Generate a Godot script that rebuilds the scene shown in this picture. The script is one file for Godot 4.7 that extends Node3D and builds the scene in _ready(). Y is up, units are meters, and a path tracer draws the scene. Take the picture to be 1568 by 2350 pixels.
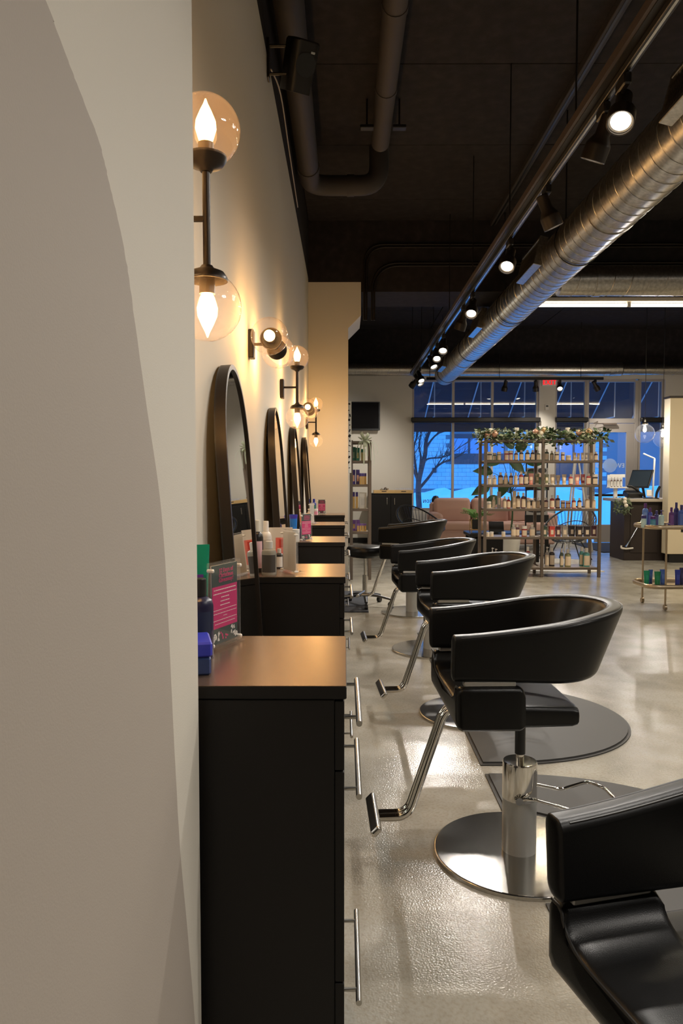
extends Node3D
# A hair salon at dusk: styling stations along the left wall, chairs, track lights, shop window at the far end.
# World: x to the right, y up, depth d = -z. Camera at (0, 1.30, 0).

const F := 1700.0
const EYE := 1.30
const CREAM := Color(0.79, 0.765, 0.715)
const SPOT_WARM := Color(1.0, 0.972, 0.935)
const BULB_WARM := Color(1.0, 0.76, 0.46)

var M := {}
var names := {}
var st: SurfaceTool
var rng := RandomNumberGenerator.new()
var pitch := -atan(84.0 / F)
var yaw := atan(7.0 / F)
var cache := {}

func _ready() -> void:
	rng.seed = 11
	setup()
	materials()
	structure()
	outdoors()
	windows()
	overhead()
	wall_lights()
	stations()
	chairs()
	counter_goods()
	back_room()
	retail()
	reception()

func setup() -> void:
	var cam := Camera3D.new()
	cam.name = "camera"
	cam.fov = rad_to_deg(2.0 * atan(1175.0 / F))
	cam.near = 0.05
	cam.far = 400.0
	cam.position = Vector3(0, EYE, 0)
	cam.rotation = Vector3(pitch, yaw, 0)
	add_child(cam)
	cam.current = true
	var e := Environment.new()
	e.background_mode = Environment.BG_SKY
	var sm := ProceduralSkyMaterial.new()
	sm.sky_top_color = Color(0.22, 0.59, 1.0)
	sm.sky_horizon_color = Color(0.32, 0.66, 1.0)
	sm.ground_bottom_color = Color(0.10, 0.30, 0.60)
	sm.ground_horizon_color = Color(0.32, 0.66, 1.0)
	sm.sky_energy_multiplier = 1.0
	sm.ground_energy_multiplier = 1.0
	sm.energy_multiplier = 2.4
	e.sky = Sky.new()
	e.sky.sky_material = sm
	e.tonemap_mode = Environment.TONE_MAPPER_LINEAR
	e.tonemap_exposure = 1.0
	e.sdfgi_enabled = true
	e.ssao_enabled = true
	e.ssil_enabled = true
	var we := WorldEnvironment.new()
	we.name = "environment"
	we.environment = e
	add_child(we)

# ---------------------------------------------------------------- pixels to places
func ray(x: float, y: float) -> Vector3:
	return Basis.from_euler(Vector3(pitch, yaw, 0)) * Vector3((x - 784.0) / F, -(y - 1175.0) / F, -1.0)
func at_depth(x: float, y: float, d: float) -> Vector3:
	var r := ray(x, y)
	return Vector3(0, EYE, 0) + r * (d / -r.z)
func at_height(x: float, y: float, h: float) -> Vector3:
	var r := ray(x, y)
	return Vector3(0, EYE, 0) + r * ((h - EYE) / r.y)
func at_wall(x: float, y: float, wx: float) -> Vector3:
	var r := ray(x, y)
	return Vector3(0, EYE, 0) + r * (wx / r.x)

# ---------------------------------------------------------------- nodes
func nm(base: String) -> String:
	var k: int = names.get(base, 0)
	names[base] = k + 1
	return base if k == 0 else "%s_%03d" % [base, k]
func tag(o: Node, label: String, category: String, group := "") -> Node:
	o.set_meta("label", label)
	o.set_meta("category", category)
	if group != "":
		o.set_meta("group", group)
	return o
func thing(called: String, label: String, category: String, pos := Vector3.ZERO, turn := 0.0, group := "") -> Node3D:
	var o := Node3D.new()
	o.name = nm(called)
	add_child(o)
	o.position = pos
	o.rotation.y = turn
	tag(o, label, category, group)
	return o
func begin() -> void:
	st = SurfaceTool.new()
	st.begin(Mesh.PRIMITIVE_TRIANGLES)
func mesh_now() -> ArrayMesh:
	return st.commit()
func put(called: String, mesh: Mesh, mat: Material, parent: Node = null, pos := Vector3.ZERO, rot := Vector3.ZERO) -> MeshInstance3D:
	var o := MeshInstance3D.new()
	o.mesh = mesh
	o.material_override = mat
	o.cast_shadow = GeometryInstance3D.SHADOW_CASTING_SETTING_ON
	if parent == null:
		o.name = nm(called)
		add_child(o)
	else:
		o.name = called
		parent.add_child(o, true)
	o.position = pos
	o.rotation = rot
	return o
func fin(called: String, mat: Material, parent: Node = null) -> MeshInstance3D:
	return put(called, st.commit(), mat, parent)
func struct(called: String, mat: Material, label := "") -> MeshInstance3D:
	var o := fin(called, mat)
	o.set_meta("kind", "structure")
	if label != "":
		o.set_meta("label", label)
	return o
func dup(src: Node3D, label: String, pos: Vector3, turn: float) -> Node3D:
	var c: Node3D = src.duplicate()
	c.name = nm(String(src.name).rstrip("_0123456789"))
	add_child(c)
	c.position = pos
	c.rotation.y = turn
	c.set_meta("label", label)
	return c

# ---------------------------------------------------------------- geometry
func shell(t: PackedVector3Array, crease := 38.0) -> void:
	var n := t.size()
	if n == 0:
		return
	var c := t[0]
	var vol := 0.0
	for i in range(0, n, 3):
		vol += (t[i] - c).dot((t[i + 1] - c).cross(t[i + 2] - c))
	if vol > 0.0:
		for i in range(0, n, 3):
			var k := t[i + 1]
			t[i + 1] = t[i + 2]
			t[i + 2] = k
	var fn := PackedVector3Array()
	for i in range(0, n, 3):
		fn.append((t[i + 2] - t[i]).cross(t[i + 1] - t[i]))
	st.set_smooth_group(-1)
	if crease <= 0.0:
		for i in n:
			st.set_normal(fn[i / 3].normalized())
			st.add_vertex(t[i])
		return
	var at := {}
	for i in n:
		var key := Vector3i((t[i] * 8000.0).round())
		if at.has(key):
			at[key].append(i / 3)
		else:
			at[key] = [i / 3]
	var unit := PackedVector3Array()
	for f in fn:
		unit.append(f.normalized())
	var lim := cos(deg_to_rad(crease))
	for i in n:
		var me := unit[i / 3]
		var s := Vector3.ZERO
		for f in at[Vector3i((t[i] * 8000.0).round())]:
			if unit[f].dot(me) > lim:
				s += fn[f]
		st.set_normal(s.normalized() if s.length() > 1e-12 else Vector3.UP)
		st.add_vertex(t[i])
func quad(t: PackedVector3Array, a: Vector3, b: Vector3, c: Vector3, d: Vector3) -> void:
	t.append(a); t.append(b); t.append(c)
	t.append(a); t.append(c); t.append(d)
func loft(rings: Array, closed := true, caps := true, crease := 38.0) -> void:
	var t := PackedVector3Array()
	for i in rings.size() - 1:
		var a: PackedVector3Array = rings[i]
		var b: PackedVector3Array = rings[i + 1]
		var m := a.size()
		for j in (m if closed else m - 1):
			var k := (j + 1) % m
			if a[j].distance_squared_to(a[k]) > 1e-14:
				t.append(a[j]); t.append(a[k]); t.append(b[k])
			if b[j].distance_squared_to(b[k]) > 1e-14:
				t.append(a[j]); t.append(b[k]); t.append(b[j])
	if caps:
		for e in 2:
			var r: PackedVector3Array = rings[0] if e == 0 else rings[-1]
			var c := Vector3.ZERO
			for p in r:
				c += p
			c /= r.size()
			if r[0].distance_to(c) < 1e-6:
				continue
			for j in r.size():
				var k := (j + 1) % r.size()
				if e == 0:
					t.append(c); t.append(r[k]); t.append(r[j])
				else:
					t.append(c); t.append(r[j]); t.append(r[k])
	shell(t, crease)
func rrect(w: float, h: float, r: float, seg := 1) -> PackedVector2Array:
	var out := PackedVector2Array()
	r = minf(r, minf(w, h) * 0.499)
	for q in 4:
		var cx := (w / 2 - r) * (1 if q in [0, 3] else -1)
		var cy := (h / 2 - r) * (1 if q in [0, 1] else -1)
		for k in seg + 1:
			var a := PI / 2 * q + PI / 2 * k / seg
			out.append(Vector2(cx + cos(a) * r, cy + sin(a) * r))
	return out
func box(c: Vector3, s: Vector3, r := 0.0, b := Basis(), seg := 1, crease := 38.0) -> void:
	if r <= 0.0:
		var t := PackedVector3Array()
		var v := []
		for i in 8:
			v.append(c + b * Vector3(s.x * (0.5 if i & 1 else -0.5), s.y * (0.5 if i & 2 else -0.5), s.z * (0.5 if i & 4 else -0.5)))
		quad(t, v[0], v[1], v[3], v[2]); quad(t, v[4], v[6], v[7], v[5])
		quad(t, v[0], v[4], v[5], v[1]); quad(t, v[2], v[3], v[7], v[6])
		quad(t, v[0], v[2], v[6], v[4]); quad(t, v[1], v[5], v[7], v[3])
		shell(t, 0.0)
		return
	r = minf(r, minf(s.x, minf(s.y, s.z)) * 0.49)
	var rings := []
	for half in 2:
		for k in seg + 1:
			var a := PI / 2 * (k if half == 0 else seg - k) / seg
			var y := (s.y / 2 - r + r * cos(a)) * (-1 if half == 0 else 1)
			var ins := r * (1 - sin(a))
			var ring := PackedVector3Array()
			for p in rrect(s.x - 2 * ins, s.z - 2 * ins, maxf(r - ins, 0.0004), seg):
				ring.append(c + b * Vector3(p.x, y, p.y))
			rings.append(ring)
	loft(rings, true, true, crease)
func bx(x0: float, x1: float, y0: float, y1: float, d0: float, d1: float, r := 0.0) -> void:
	box(Vector3((x0 + x1) / 2, (y0 + y1) / 2, -(d0 + d1) / 2), Vector3(absf(x1 - x0), absf(y1 - y0), absf(d1 - d0)), r)
func tube(pts: Array, r: float, seg := 8, caps := true, loop := false, flat := 1.0, r_end := -1.0) -> void:
	var rings := []
	var n := pts.size()
	var side := Vector3.ZERO
	for i in n:
		var p: Vector3 = pts[i]
		var a: Vector3 = pts[(i - 1 + n) % n] if (loop or i > 0) else p
		var b: Vector3 = pts[(i + 1) % n] if (loop or i < n - 1) else p
		var dir := (b - a).normalized()
		if side == Vector3.ZERO:
			side = dir.cross(Vector3.UP if absf(dir.y) < 0.9 else Vector3.RIGHT).normalized()
		side = (side - dir * side.dot(dir)).normalized()
		var up := side.cross(dir)
		var rad := r if r_end < 0 else lerpf(r, r_end, float(i) / (n - 1))
		var ring := PackedVector3Array()
		for k in seg:
			var w := TAU * k / seg
			ring.append(p + side * cos(w) * rad + up * sin(w) * rad * flat)
		rings.append(ring)
	if loop:
		rings.append(rings[0])
	loft(rings, true, caps and not loop, 50.0)
func smooth(pts: Array, per := 6) -> Array:
	var out := []
	var n := pts.size()
	for i in n - 1:
		var p0: Vector3 = pts[maxi(i - 1, 0)]
		var p1: Vector3 = pts[i]
		var p2: Vector3 = pts[i + 1]
		var p3: Vector3 = pts[mini(i + 2, n - 1)]
		for k in per:
			out.append(p1.cubic_interpolate(p2, p0, p3, float(k) / per))
	out.append(pts[n - 1])
	return out
func bend(pts: Array, rad: float, per := 5) -> Array:
	# a polyline with rounded corners
	var out := [pts[0]]
	for i in range(1, pts.size() - 1):
		var a: Vector3 = pts[i - 1]
		var b: Vector3 = pts[i]
		var c: Vector3 = pts[i + 1]
		var r := minf(rad, minf(a.distance_to(b), b.distance_to(c)) * 0.49)
		var p := b + (a - b).normalized() * r
		var q := b + (c - b).normalized() * r
		for k in per + 1:
			var t := float(k) / per
			out.append(p.lerp(b, t).lerp(b.lerp(q, t), t))
	out.append(pts[-1])
	return out
func lathe(prof: Array, xf := Transform3D(), seg := 24, crease := 38.0, arc := TAU) -> void:
	var rings := []
	for p in prof:
		var ring := PackedVector3Array()
		for k in (seg if arc >= TAU else seg + 1):
			var a := arc * k / seg - (0.0 if arc >= TAU else arc / 2)
			ring.append(xf * Vector3(sin(a) * p[0], p[1], cos(a) * p[0]))
		rings.append(ring)
	loft(rings, arc >= TAU, false, crease)
func prism(poly: PackedVector2Array, y0: float, y1: float, xf := Transform3D(), bevel := 0.0, crease := 30.0) -> void:
	# a flat polygon in x-z made y0..y1 thick
	var t := PackedVector3Array()
	var top := poly
	if bevel > 0.0:
		var o := Geometry2D.offset_polygon(poly, -bevel, Geometry2D.JOIN_MITER)
		if o.size() > 0 and o[0].size() == poly.size():
			top = o[0]
			var best := 0
			for k in top.size():
				if top[k].distance_to(poly[0]) < top[best].distance_to(poly[0]):
					best = k
			var turned := PackedVector2Array()
			for k in top.size():
				turned.append(top[(k + best) % top.size()])
			top = turned
	var n := poly.size()
	for i in n:
		var k := (i + 1) % n
		var a := xf * Vector3(poly[i].x, y0, poly[i].y)
		var b := xf * Vector3(poly[k].x, y0, poly[k].y)
		var c := xf * Vector3(top[k].x, y1, top[k].y)
		var d := xf * Vector3(top[i].x, y1, top[i].y)
		quad(t, a, b, c, d)
	var ccw := not Geometry2D.is_polygon_clockwise(poly)
	for side in 2:
		var pl := poly if side == 0 else top
		var idx := Geometry2D.triangulate_polygon(pl)
		for i in range(0, idx.size(), 3):
			var p := xf * Vector3(pl[idx[i]].x, y1 if side == 1 else y0, pl[idx[i]].y)
			var q := xf * Vector3(pl[idx[i + 1]].x, y1 if side == 1 else y0, pl[idx[i + 1]].y)
			var r := xf * Vector3(pl[idx[i + 2]].x, y1 if side == 1 else y0, pl[idx[i + 2]].y)
			# match the side walls' winding
			var up := (q - p).cross(r - p).dot(xf.basis.y) > 0.0
			var want := (side == 1) != ccw
			if up == want:
				t.append(p); t.append(q); t.append(r)
			else:
				t.append(p); t.append(r); t.append(q)
	shell(t, crease)
func ball(c: Vector3, r: float, seg := 20, squash := 1.0) -> void:
	var prof := []
	for k in seg / 2 + 1:
		var a := PI * k / (seg / 2) - PI / 2
		prof.append([maxf(cos(a) * r, 0.0), sin(a) * r * squash])
	lathe(prof, Transform3D(Basis(), c), seg, 60.0)
func one_box(called: String, c: Vector3, s: Vector3, mat: Material, parent: Node = null, r := 0.0) -> MeshInstance3D:
	begin()
	box(c, s, r)
	return fin(called, mat, parent)
func card(called: String, w: float, h: float, mat: Material, parent: Node, pos: Vector3, rot := Vector3.ZERO) -> MeshInstance3D:
	var q := QuadMesh.new()
	q.size = Vector2(w, h)
	return put(called, q, mat, parent, pos, rot)
func lettering(called: String, s: String, size: float, mat: Material, parent: Node, pos: Vector3, rot := Vector3.ZERO, font := "Droid Sans", thick := 0.001) -> MeshInstance3D:
	var t := TextMesh.new()
	var f := SystemFont.new()
	f.font_names = PackedStringArray([font])
	f.font_weight = 700
	t.font = f
	t.text = s
	t.font_size = 32
	t.pixel_size = size / 32.0
	t.depth = thick
	t.curve_step = 2.0
	return put(called, t, mat, parent, pos, rot)

# ---------------------------------------------------------------- materials
func noise_tex(freq: float, ramp: Array, size := 512, oct := 4, sd := 1, kind := FastNoiseLite.TYPE_SIMPLEX_SMOOTH) -> ImageTexture:
	var n := FastNoiseLite.new()
	n.seed = sd
	n.frequency = freq
	n.noise_type = kind
	n.fractal_octaves = oct
	var im := n.get_seamless_image(size, size)
	im.convert(Image.FORMAT_RGB8)
	var g := Gradient.new()
	g.offsets = PackedFloat32Array()
	g.colors = PackedColorArray()
	var offs := PackedFloat32Array()
	var cols := PackedColorArray()
	for r in ramp:
		offs.append(r[0])
		cols.append(r[1])
	g.offsets = offs
	g.colors = cols
	for y in size:
		for x in size:
			im.set_pixel(x, y, g.sample(im.get_pixel(x, y).r))
	im.generate_mipmaps()
	return ImageTexture.create_from_image(im)
func bump_tex(freq: float, strength: float, size := 512, oct := 3, sd := 5) -> ImageTexture:
	var n := FastNoiseLite.new()
	n.seed = sd
	n.frequency = freq
	n.noise_type = FastNoiseLite.TYPE_SIMPLEX_SMOOTH
	n.fractal_octaves = oct
	var im := n.get_seamless_image(size, size)
	im.convert(Image.FORMAT_RGBA8)
	im.bump_map_to_normal_map(strength)
	im.generate_mipmaps()
	return ImageTexture.create_from_image(im)
func mat(id: String, col: Color, rough := 0.6, metal := 0.0, spec := 0.5) -> StandardMaterial3D:
	var m := StandardMaterial3D.new()
	m.albedo_color = col
	m.roughness = rough
	m.metallic = metal
	m.metallic_specular = spec
	M[id] = m
	return m
func tri(m: StandardMaterial3D, per_metre: float) -> void:
	m.uv1_triplanar = true
	m.uv1_world_triplanar = true
	m.uv1_scale = Vector3.ONE * per_metre
func bumpy(m: StandardMaterial3D, tex: Texture2D, k: float) -> void:
	m.normal_enabled = true
	m.normal_texture = tex
	m.normal_scale = k
func glass(id: String, col: Color, alpha: float, rough := 0.0) -> StandardMaterial3D:
	var m := mat(id, Color(col.r, col.g, col.b, alpha), rough)
	m.transparency = BaseMaterial3D.TRANSPARENCY_ALPHA
	m.cull_mode = BaseMaterial3D.CULL_DISABLED
	return m
func glow(id: String, col: Color, energy: float) -> StandardMaterial3D:
	var m := mat(id, col, 0.5)
	m.emission_enabled = true
	m.emission = col
	m.emission_energy_multiplier = energy
	return m
func c8(r: int, g: int, b: int) -> Color:
	return Color(r / 255.0, g / 255.0, b / 255.0)

func materials() -> void:
	var peel := bump_tex(0.055, 3.0, 512, 2, 7)
	var fine := bump_tex(0.16, 2.0, 512, 3, 9)
	var m := mat("wall", CREAM, 0.75)
	bumpy(m, peel, 0.16); tri(m, 9.0)
	m = mat("arch_tone", Color(0.645, 0.607, 0.565), 0.75)
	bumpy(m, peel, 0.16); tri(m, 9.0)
	m = mat("black_paint", Color(1, 1, 1), 0.85, 0.0, 0.3)
	m.albedo_texture = noise_tex(0.02, [[0.0, c8(34, 31, 31)], [0.55, c8(41, 37, 37)], [1.0, c8(50, 45, 45)]], 256, 5, 3)
	bumpy(m, fine, 0.3); tri(m, 1.3)
	m = mat("floor", Color(1, 1, 1), 0.3, 0.0, 0.5)
	m.albedo_texture = noise_tex(0.006, [[0.0, c8(146, 141, 129)], [0.35, c8(158, 153, 141)], [0.5, c8(163, 158, 146)], [0.65, c8(167, 163, 152)], [1.0, c8(178, 173, 163)]], 1024, 6, 21)
	m.detail_enabled = true
	m.detail_blend_mode = BaseMaterial3D.BLEND_MODE_MUL
	m.detail_uv_layer = BaseMaterial3D.DETAIL_UV_1
	m.detail_albedo = noise_tex(0.14, [[0.0, c8(226, 222, 216)], [0.3, c8(243, 241, 238)], [0.5, c8(249, 249, 248)], [1.0, c8(255, 255, 255)]], 1024, 2, 77)
	m.roughness_texture = noise_tex(0.03, [[0.0, Color(0.7, 0.7, 0.7)], [0.5, Color(0.85, 0.85, 0.85)], [1.0, Color(1, 1, 1)]], 512, 5, 4)
	m.roughness = 0.25
	bumpy(m, bump_tex(0.32, 2.0, 1024, 2, 15), 0.16); tri(m, 0.42)
	m = mat("leather", c8(14, 14, 14), 0.33, 0.0, 0.36)
	bumpy(m, fine, 0.22); tri(m, 5.0)
	mat("piping", c8(34, 33, 31), 0.4)
	mat("chrome", c8(222, 219, 212), 0.07, 1.0)
	mat("steel", c8(200, 197, 190), 0.26, 1.0)
	m = mat("base_steel", c8(190, 187, 182), 0.17, 1.0)
	bumpy(m, bump_tex(0.02, 1.0, 256, 4, 33), 0.12); tri(m, 1.6)
	mat("pump_grey", c8(168, 168, 164), 0.32, 0.35)
	m = mat("galvanized", Color(1, 1, 1), 0.3, 1.0)
	m.albedo_texture = noise_tex(0.03, [[0.0, c8(150, 146, 139)], [0.5, c8(180, 175, 166)], [1.0, c8(204, 200, 192)]], 512, 5, 8)
	bumpy(m, bump_tex(0.012, 1.2, 256, 3, 44), 0.2); tri(m, 2.0)
	mat("black_metal", c8(26, 23, 21), 0.38, 0.3)
	mat("dark_frame", c8(40, 33, 27), 0.4, 0.5)
	mat("mirror", c8(235, 238, 238), 0.015, 1.0)
	m = mat("laminate", c8(24, 22, 21), 0.42, 0.0, 0.4)
	bumpy(m, fine, 0.12); tri(m, 4.0)
	m = mat("counter", c8(146, 124, 106), 0.26, 0.75, 0.6)
	bumpy(m, fine, 0.08); tri(m, 6.0)
	mat("rubber", c8(72, 71, 70), 0.62)
	mat("plastic_black", c8(20, 20, 21), 0.35)
	mat("plastic_white", c8(228, 226, 220), 0.4)
	mat("off_white", c8(214, 209, 200), 0.55)
	glass("globe_glass", Color(1.0, 0.86, 0.72), 0.009)
	glass("clear_glass", Color(0.95, 0.97, 1.0), 0.02)
	glass("pane", Color(0.86, 0.93, 1.0), 0.02)
	glass("acrylic", Color(0.95, 0.96, 0.96), 0.03)
	glass("clear_bottle", Color(0.9, 0.9, 0.86), 0.3)
	glow("bulb", Color(1.0, 0.80, 0.50), 9.0)
	glow("lens_on", Color(1.0, 0.97, 0.90), 14.0)
	glow("tube_glow", Color(1.0, 0.95, 0.84), 6.0)
	glow("ring_glow", Color(1.0, 0.97, 0.92), 8.0)
	glass("pendant_glass", Color(0.95, 0.97, 1.0), 0.005)
	glow("pendant_bulb", Color(1.0, 0.94, 0.84), 5.0)
	glow("exit_red", Color(1.0, 0.05, 0.10), 1.2)
	glow("screen", Color(0.10, 0.16, 0.20), 0.12)
	mat("socket", c8(96, 84, 70), 0.4, 0.4)
	mat("frame_grey", c8(168, 160, 152), 0.45, 0.3)
	mat("snow", c8(236, 240, 246), 0.9)
	m = mat("block", c8(206, 208, 212), 0.9)
	bumpy(m, fine, 0.6); tri(m, 1.2)
	mat("mortar", c8(120, 126, 136), 0.95)
	mat("asphalt", c8(120, 126, 136), 0.9)
	mat("awning", c8(40, 44, 62), 0.9)
	mat("awning_rod", c8(176, 180, 186), 0.4, 0.6)
	m = mat("bark", c8(58, 58, 66), 0.9)
	bumpy(m, fine, 0.8); tri(m, 5.0)
	mat("outside_dark", c8(46, 52, 66), 0.6)
	mat("reflective_pane", c8(120, 150, 190), 0.12, 0.4)
	m = mat("wood_tray", c8(196, 160, 104), 0.5)
	m = mat("wood_dark", c8(42, 32, 27), 0.5)
	m = mat("sofa", c8(196, 160, 146), 0.95)
	bumpy(m, fine, 0.6); tri(m, 8.0)
	m = mat("cushion_pink", c8(212, 172, 158), 0.95)
	bumpy(m, fine, 0.6); tri(m, 8.0)
	mat("cushion_white", c8(216, 212, 206), 0.95)
	mat("brass", c8(182, 164, 138), 0.32, 0.9)
	mat("bronze", c8(106, 94, 84), 0.45, 0.3)
	mat("pipe_brown", c8(58, 52, 50), 0.7)
	mat("pipe_dark", c8(43, 39, 39), 0.7)
	mat("strut_brown", c8(68, 58, 53), 0.5)
	mat("shelf_board", c8(160, 144, 124), 0.35, 0.2)
	mat("leaf", c8(44, 70, 40), 0.5)
	mat("leaf_pale", c8(128, 138, 112), 0.7)
	mat("leaf_mid", c8(86, 98, 70), 0.7)
	mat("fern", c8(96, 140, 70), 0.6)
	mat("ribbon", c8(190, 198, 176), 0.5)
	mat("bauble_pink", c8(206, 160, 140), 0.25, 0.4)
	mat("bauble_gold", c8(214, 176, 132), 0.22, 0.6)
	mat("bauble_white", c8(226, 216, 198), 0.3)
	mat("hide", c8(214, 208, 198), 0.95)
	mat("mat_dark", c8(52, 54, 60), 0.95)
	mat("desk_top", c8(176, 166, 152), 0.5)
	mat("panel_cream", c8(214, 200, 172), 0.6)
	mat("red_dot", c8(190, 60, 50), 0.5)

# ---------------------------------------------------------------- the room
func structure() -> void:
	# floor slab
	begin(); bx(-0.9, 7.7, -0.12, 0.0, -4.2, 14.5); struct("floor", M.floor, "polished greige concrete floor")
	# left wall: cream below, black above the paint line
	begin(); bx(-0.65, -0.40, 0.0, 3.46, -4.2, 8.98); struct("wall_left", M.wall, "cream wall behind the styling stations")
	begin(); bx(-0.65, -0.40, 3.46, 4.3, -4.2, 14.5); struct("wall_left_upper", M.black_paint, "black painted upper wall")
	begin(); bx(-0.65, -0.40, 0.0, 3.46, 8.98, 14.5); struct("wall_left_far", M.wall, "cream wall beside the lounge")
	# bump-out beside the camera, with a thin arch sheet on it in one darker taupe tone;
	# its edge wavers more in the upper part
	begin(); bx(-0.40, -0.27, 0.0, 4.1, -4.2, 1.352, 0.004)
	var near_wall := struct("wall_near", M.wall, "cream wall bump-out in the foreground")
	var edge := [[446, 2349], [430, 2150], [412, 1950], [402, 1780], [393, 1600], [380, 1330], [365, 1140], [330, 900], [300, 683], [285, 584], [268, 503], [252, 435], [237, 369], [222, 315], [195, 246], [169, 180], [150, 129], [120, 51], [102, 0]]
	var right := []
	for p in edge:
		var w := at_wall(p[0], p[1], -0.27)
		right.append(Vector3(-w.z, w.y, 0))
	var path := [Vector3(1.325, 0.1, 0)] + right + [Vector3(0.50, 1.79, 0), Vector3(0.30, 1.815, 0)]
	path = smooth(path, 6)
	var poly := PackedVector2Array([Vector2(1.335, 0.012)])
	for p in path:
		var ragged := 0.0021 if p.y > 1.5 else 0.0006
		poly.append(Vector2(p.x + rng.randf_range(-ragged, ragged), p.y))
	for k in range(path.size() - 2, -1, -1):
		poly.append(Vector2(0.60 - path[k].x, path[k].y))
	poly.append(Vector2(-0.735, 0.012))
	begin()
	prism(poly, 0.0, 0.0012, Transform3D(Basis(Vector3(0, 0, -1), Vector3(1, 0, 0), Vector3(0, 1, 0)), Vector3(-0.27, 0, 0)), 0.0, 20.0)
	var arch := fin("darker_arch", M.arch_tone, near_wall)
	arch.set_meta("label", "darker taupe arch on the cream wall")
	# column at the end of the stations, corbelled out below the beam
	var col := PackedVector2Array([Vector2(-0.40, 0), Vector2(0.04, 0), Vector2(0.04, 2.92), Vector2(0.18, 3.06), Vector2(0.18, 3.42), Vector2(-0.40, 3.42)])
	begin()
	prism(col, 8.25, 8.98, Transform3D(Basis(Vector3(1, 0, 0), Vector3(0, 0, -1), Vector3(0, 1, 0)), Vector3.ZERO), 0.0, 20.0)
	struct("wall_column", M.wall, "cream column wall at the end of the stations")
	begin(); bx(-0.40, 7.5, 3.42, 4.3, 8.25, 8.98)
	bx(0.18, 7.5, 3.315, 3.42, 8.25, 8.98)
	struct("trim_1", M.black_paint, "black painted bulkhead beam across the ceiling")
	# right wall, wall behind the camera
	begin(); bx(7.5, 7.7, 0.0, 4.3, -4.2, 14.5); struct("wall_right", M.wall)
	begin(); bx(-0.40, 7.5, 0.0, 4.3, -4.2, -4.0); struct("wall_rear", M.wall)
	# ceiling of boards with open joints
	begin(); bx(-0.65, 7.7, 4.11, 4.3, -4.2, 14.5)
	var ceil := struct("ceiling", M.black_paint, "black painted panel ceiling")
	var cols := [[-0.395, 1.62], [1.63, 3.65], [3.66, 5.68], [5.69, 7.49]]
	var starts := []
	var d := -3.45
	while d < 8.2:
		starts.append([d, minf(d + 1.222, 8.245)])
		d += 1.23
	d = 8.99
	while d < 14.2:
		starts.append([d, minf(d + 1.222, 14.24)])
		d += 1.23
	var panel_mesh := {}
	for s in starts:
		for c in cols:
			var w: float = c[1] - c[0]
			var l: float = s[1] - s[0]
			var key := "%.3f %.3f" % [w, l]
			if not panel_mesh.has(key):
				begin(); box(Vector3.ZERO, Vector3(w, 0.03, l), 0.003)
				panel_mesh[key] = st.commit()
			put("panel", panel_mesh[key], M.black_paint, ceil, Vector3((c[0] + c[1]) / 2, 4.094 + rng.randf_range(-0.002, 0.002), -(s[0] + s[1]) / 2))
	# back wall around the shop windows
	begin()
	bx(-0.40, 1.29, 0.0, 3.30, 14.25, 14.45)
	bx(1.29, 3.72, 0.0, 0.62, 14.25, 14.45)
	bx(3.72, 4.03, 0.0, 3.30, 14.25, 14.45)
	bx(4.03, 4.62, 0.0, 0.30, 14.25, 14.45)
	bx(1.29, 3.72, 3.14, 3.30, 14.25, 14.45)
	bx(4.03, 6.12, 3.14, 3.30, 14.25, 14.45)
	bx(6.12, 7.5, 0.0, 3.30, 14.25, 14.45)
	struct("wall_back", M.wall, "cream wall around the shop windows")
	begin(); bx(-0.40, 7.5, 3.30, 4.3, 14.25, 14.45); struct("wall_back_upper", M.black_paint, "black painted wall above the windows")
	begin(); bx(-0.40, 0.47, 0.0, 0.10, 14.235, 14.25); struct("baseboard_back", M.black_metal)

func frame_bars(parent: Node, xs: Array, hs: Array, d: float, t := 0.05, dep := 0.06) -> void:
	for x in xs:
		one_box("mullion", Vector3(x, (hs[0] + hs[-1]) / 2, -d), Vector3(t, hs[-1] - hs[0] + t, dep), M.frame_grey, parent, 0.004)
	for h in hs:
		for i in xs.size() - 1:
			one_box("rail", Vector3((xs[i] + xs[i + 1]) / 2, h, -d), Vector3(xs[i + 1] - xs[i] - t, t, dep), M.frame_grey, parent, 0.004)
	for i in xs.size() - 1:
		for j in hs.size() - 1:
			one_box("pane", Vector3((xs[i] + xs[i + 1]) / 2, (hs[j] + hs[j + 1]) / 2, -d), Vector3(xs[i + 1] - xs[i] - t, hs[j + 1] - hs[j] - t, 0.004), M.pane, parent)

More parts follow.
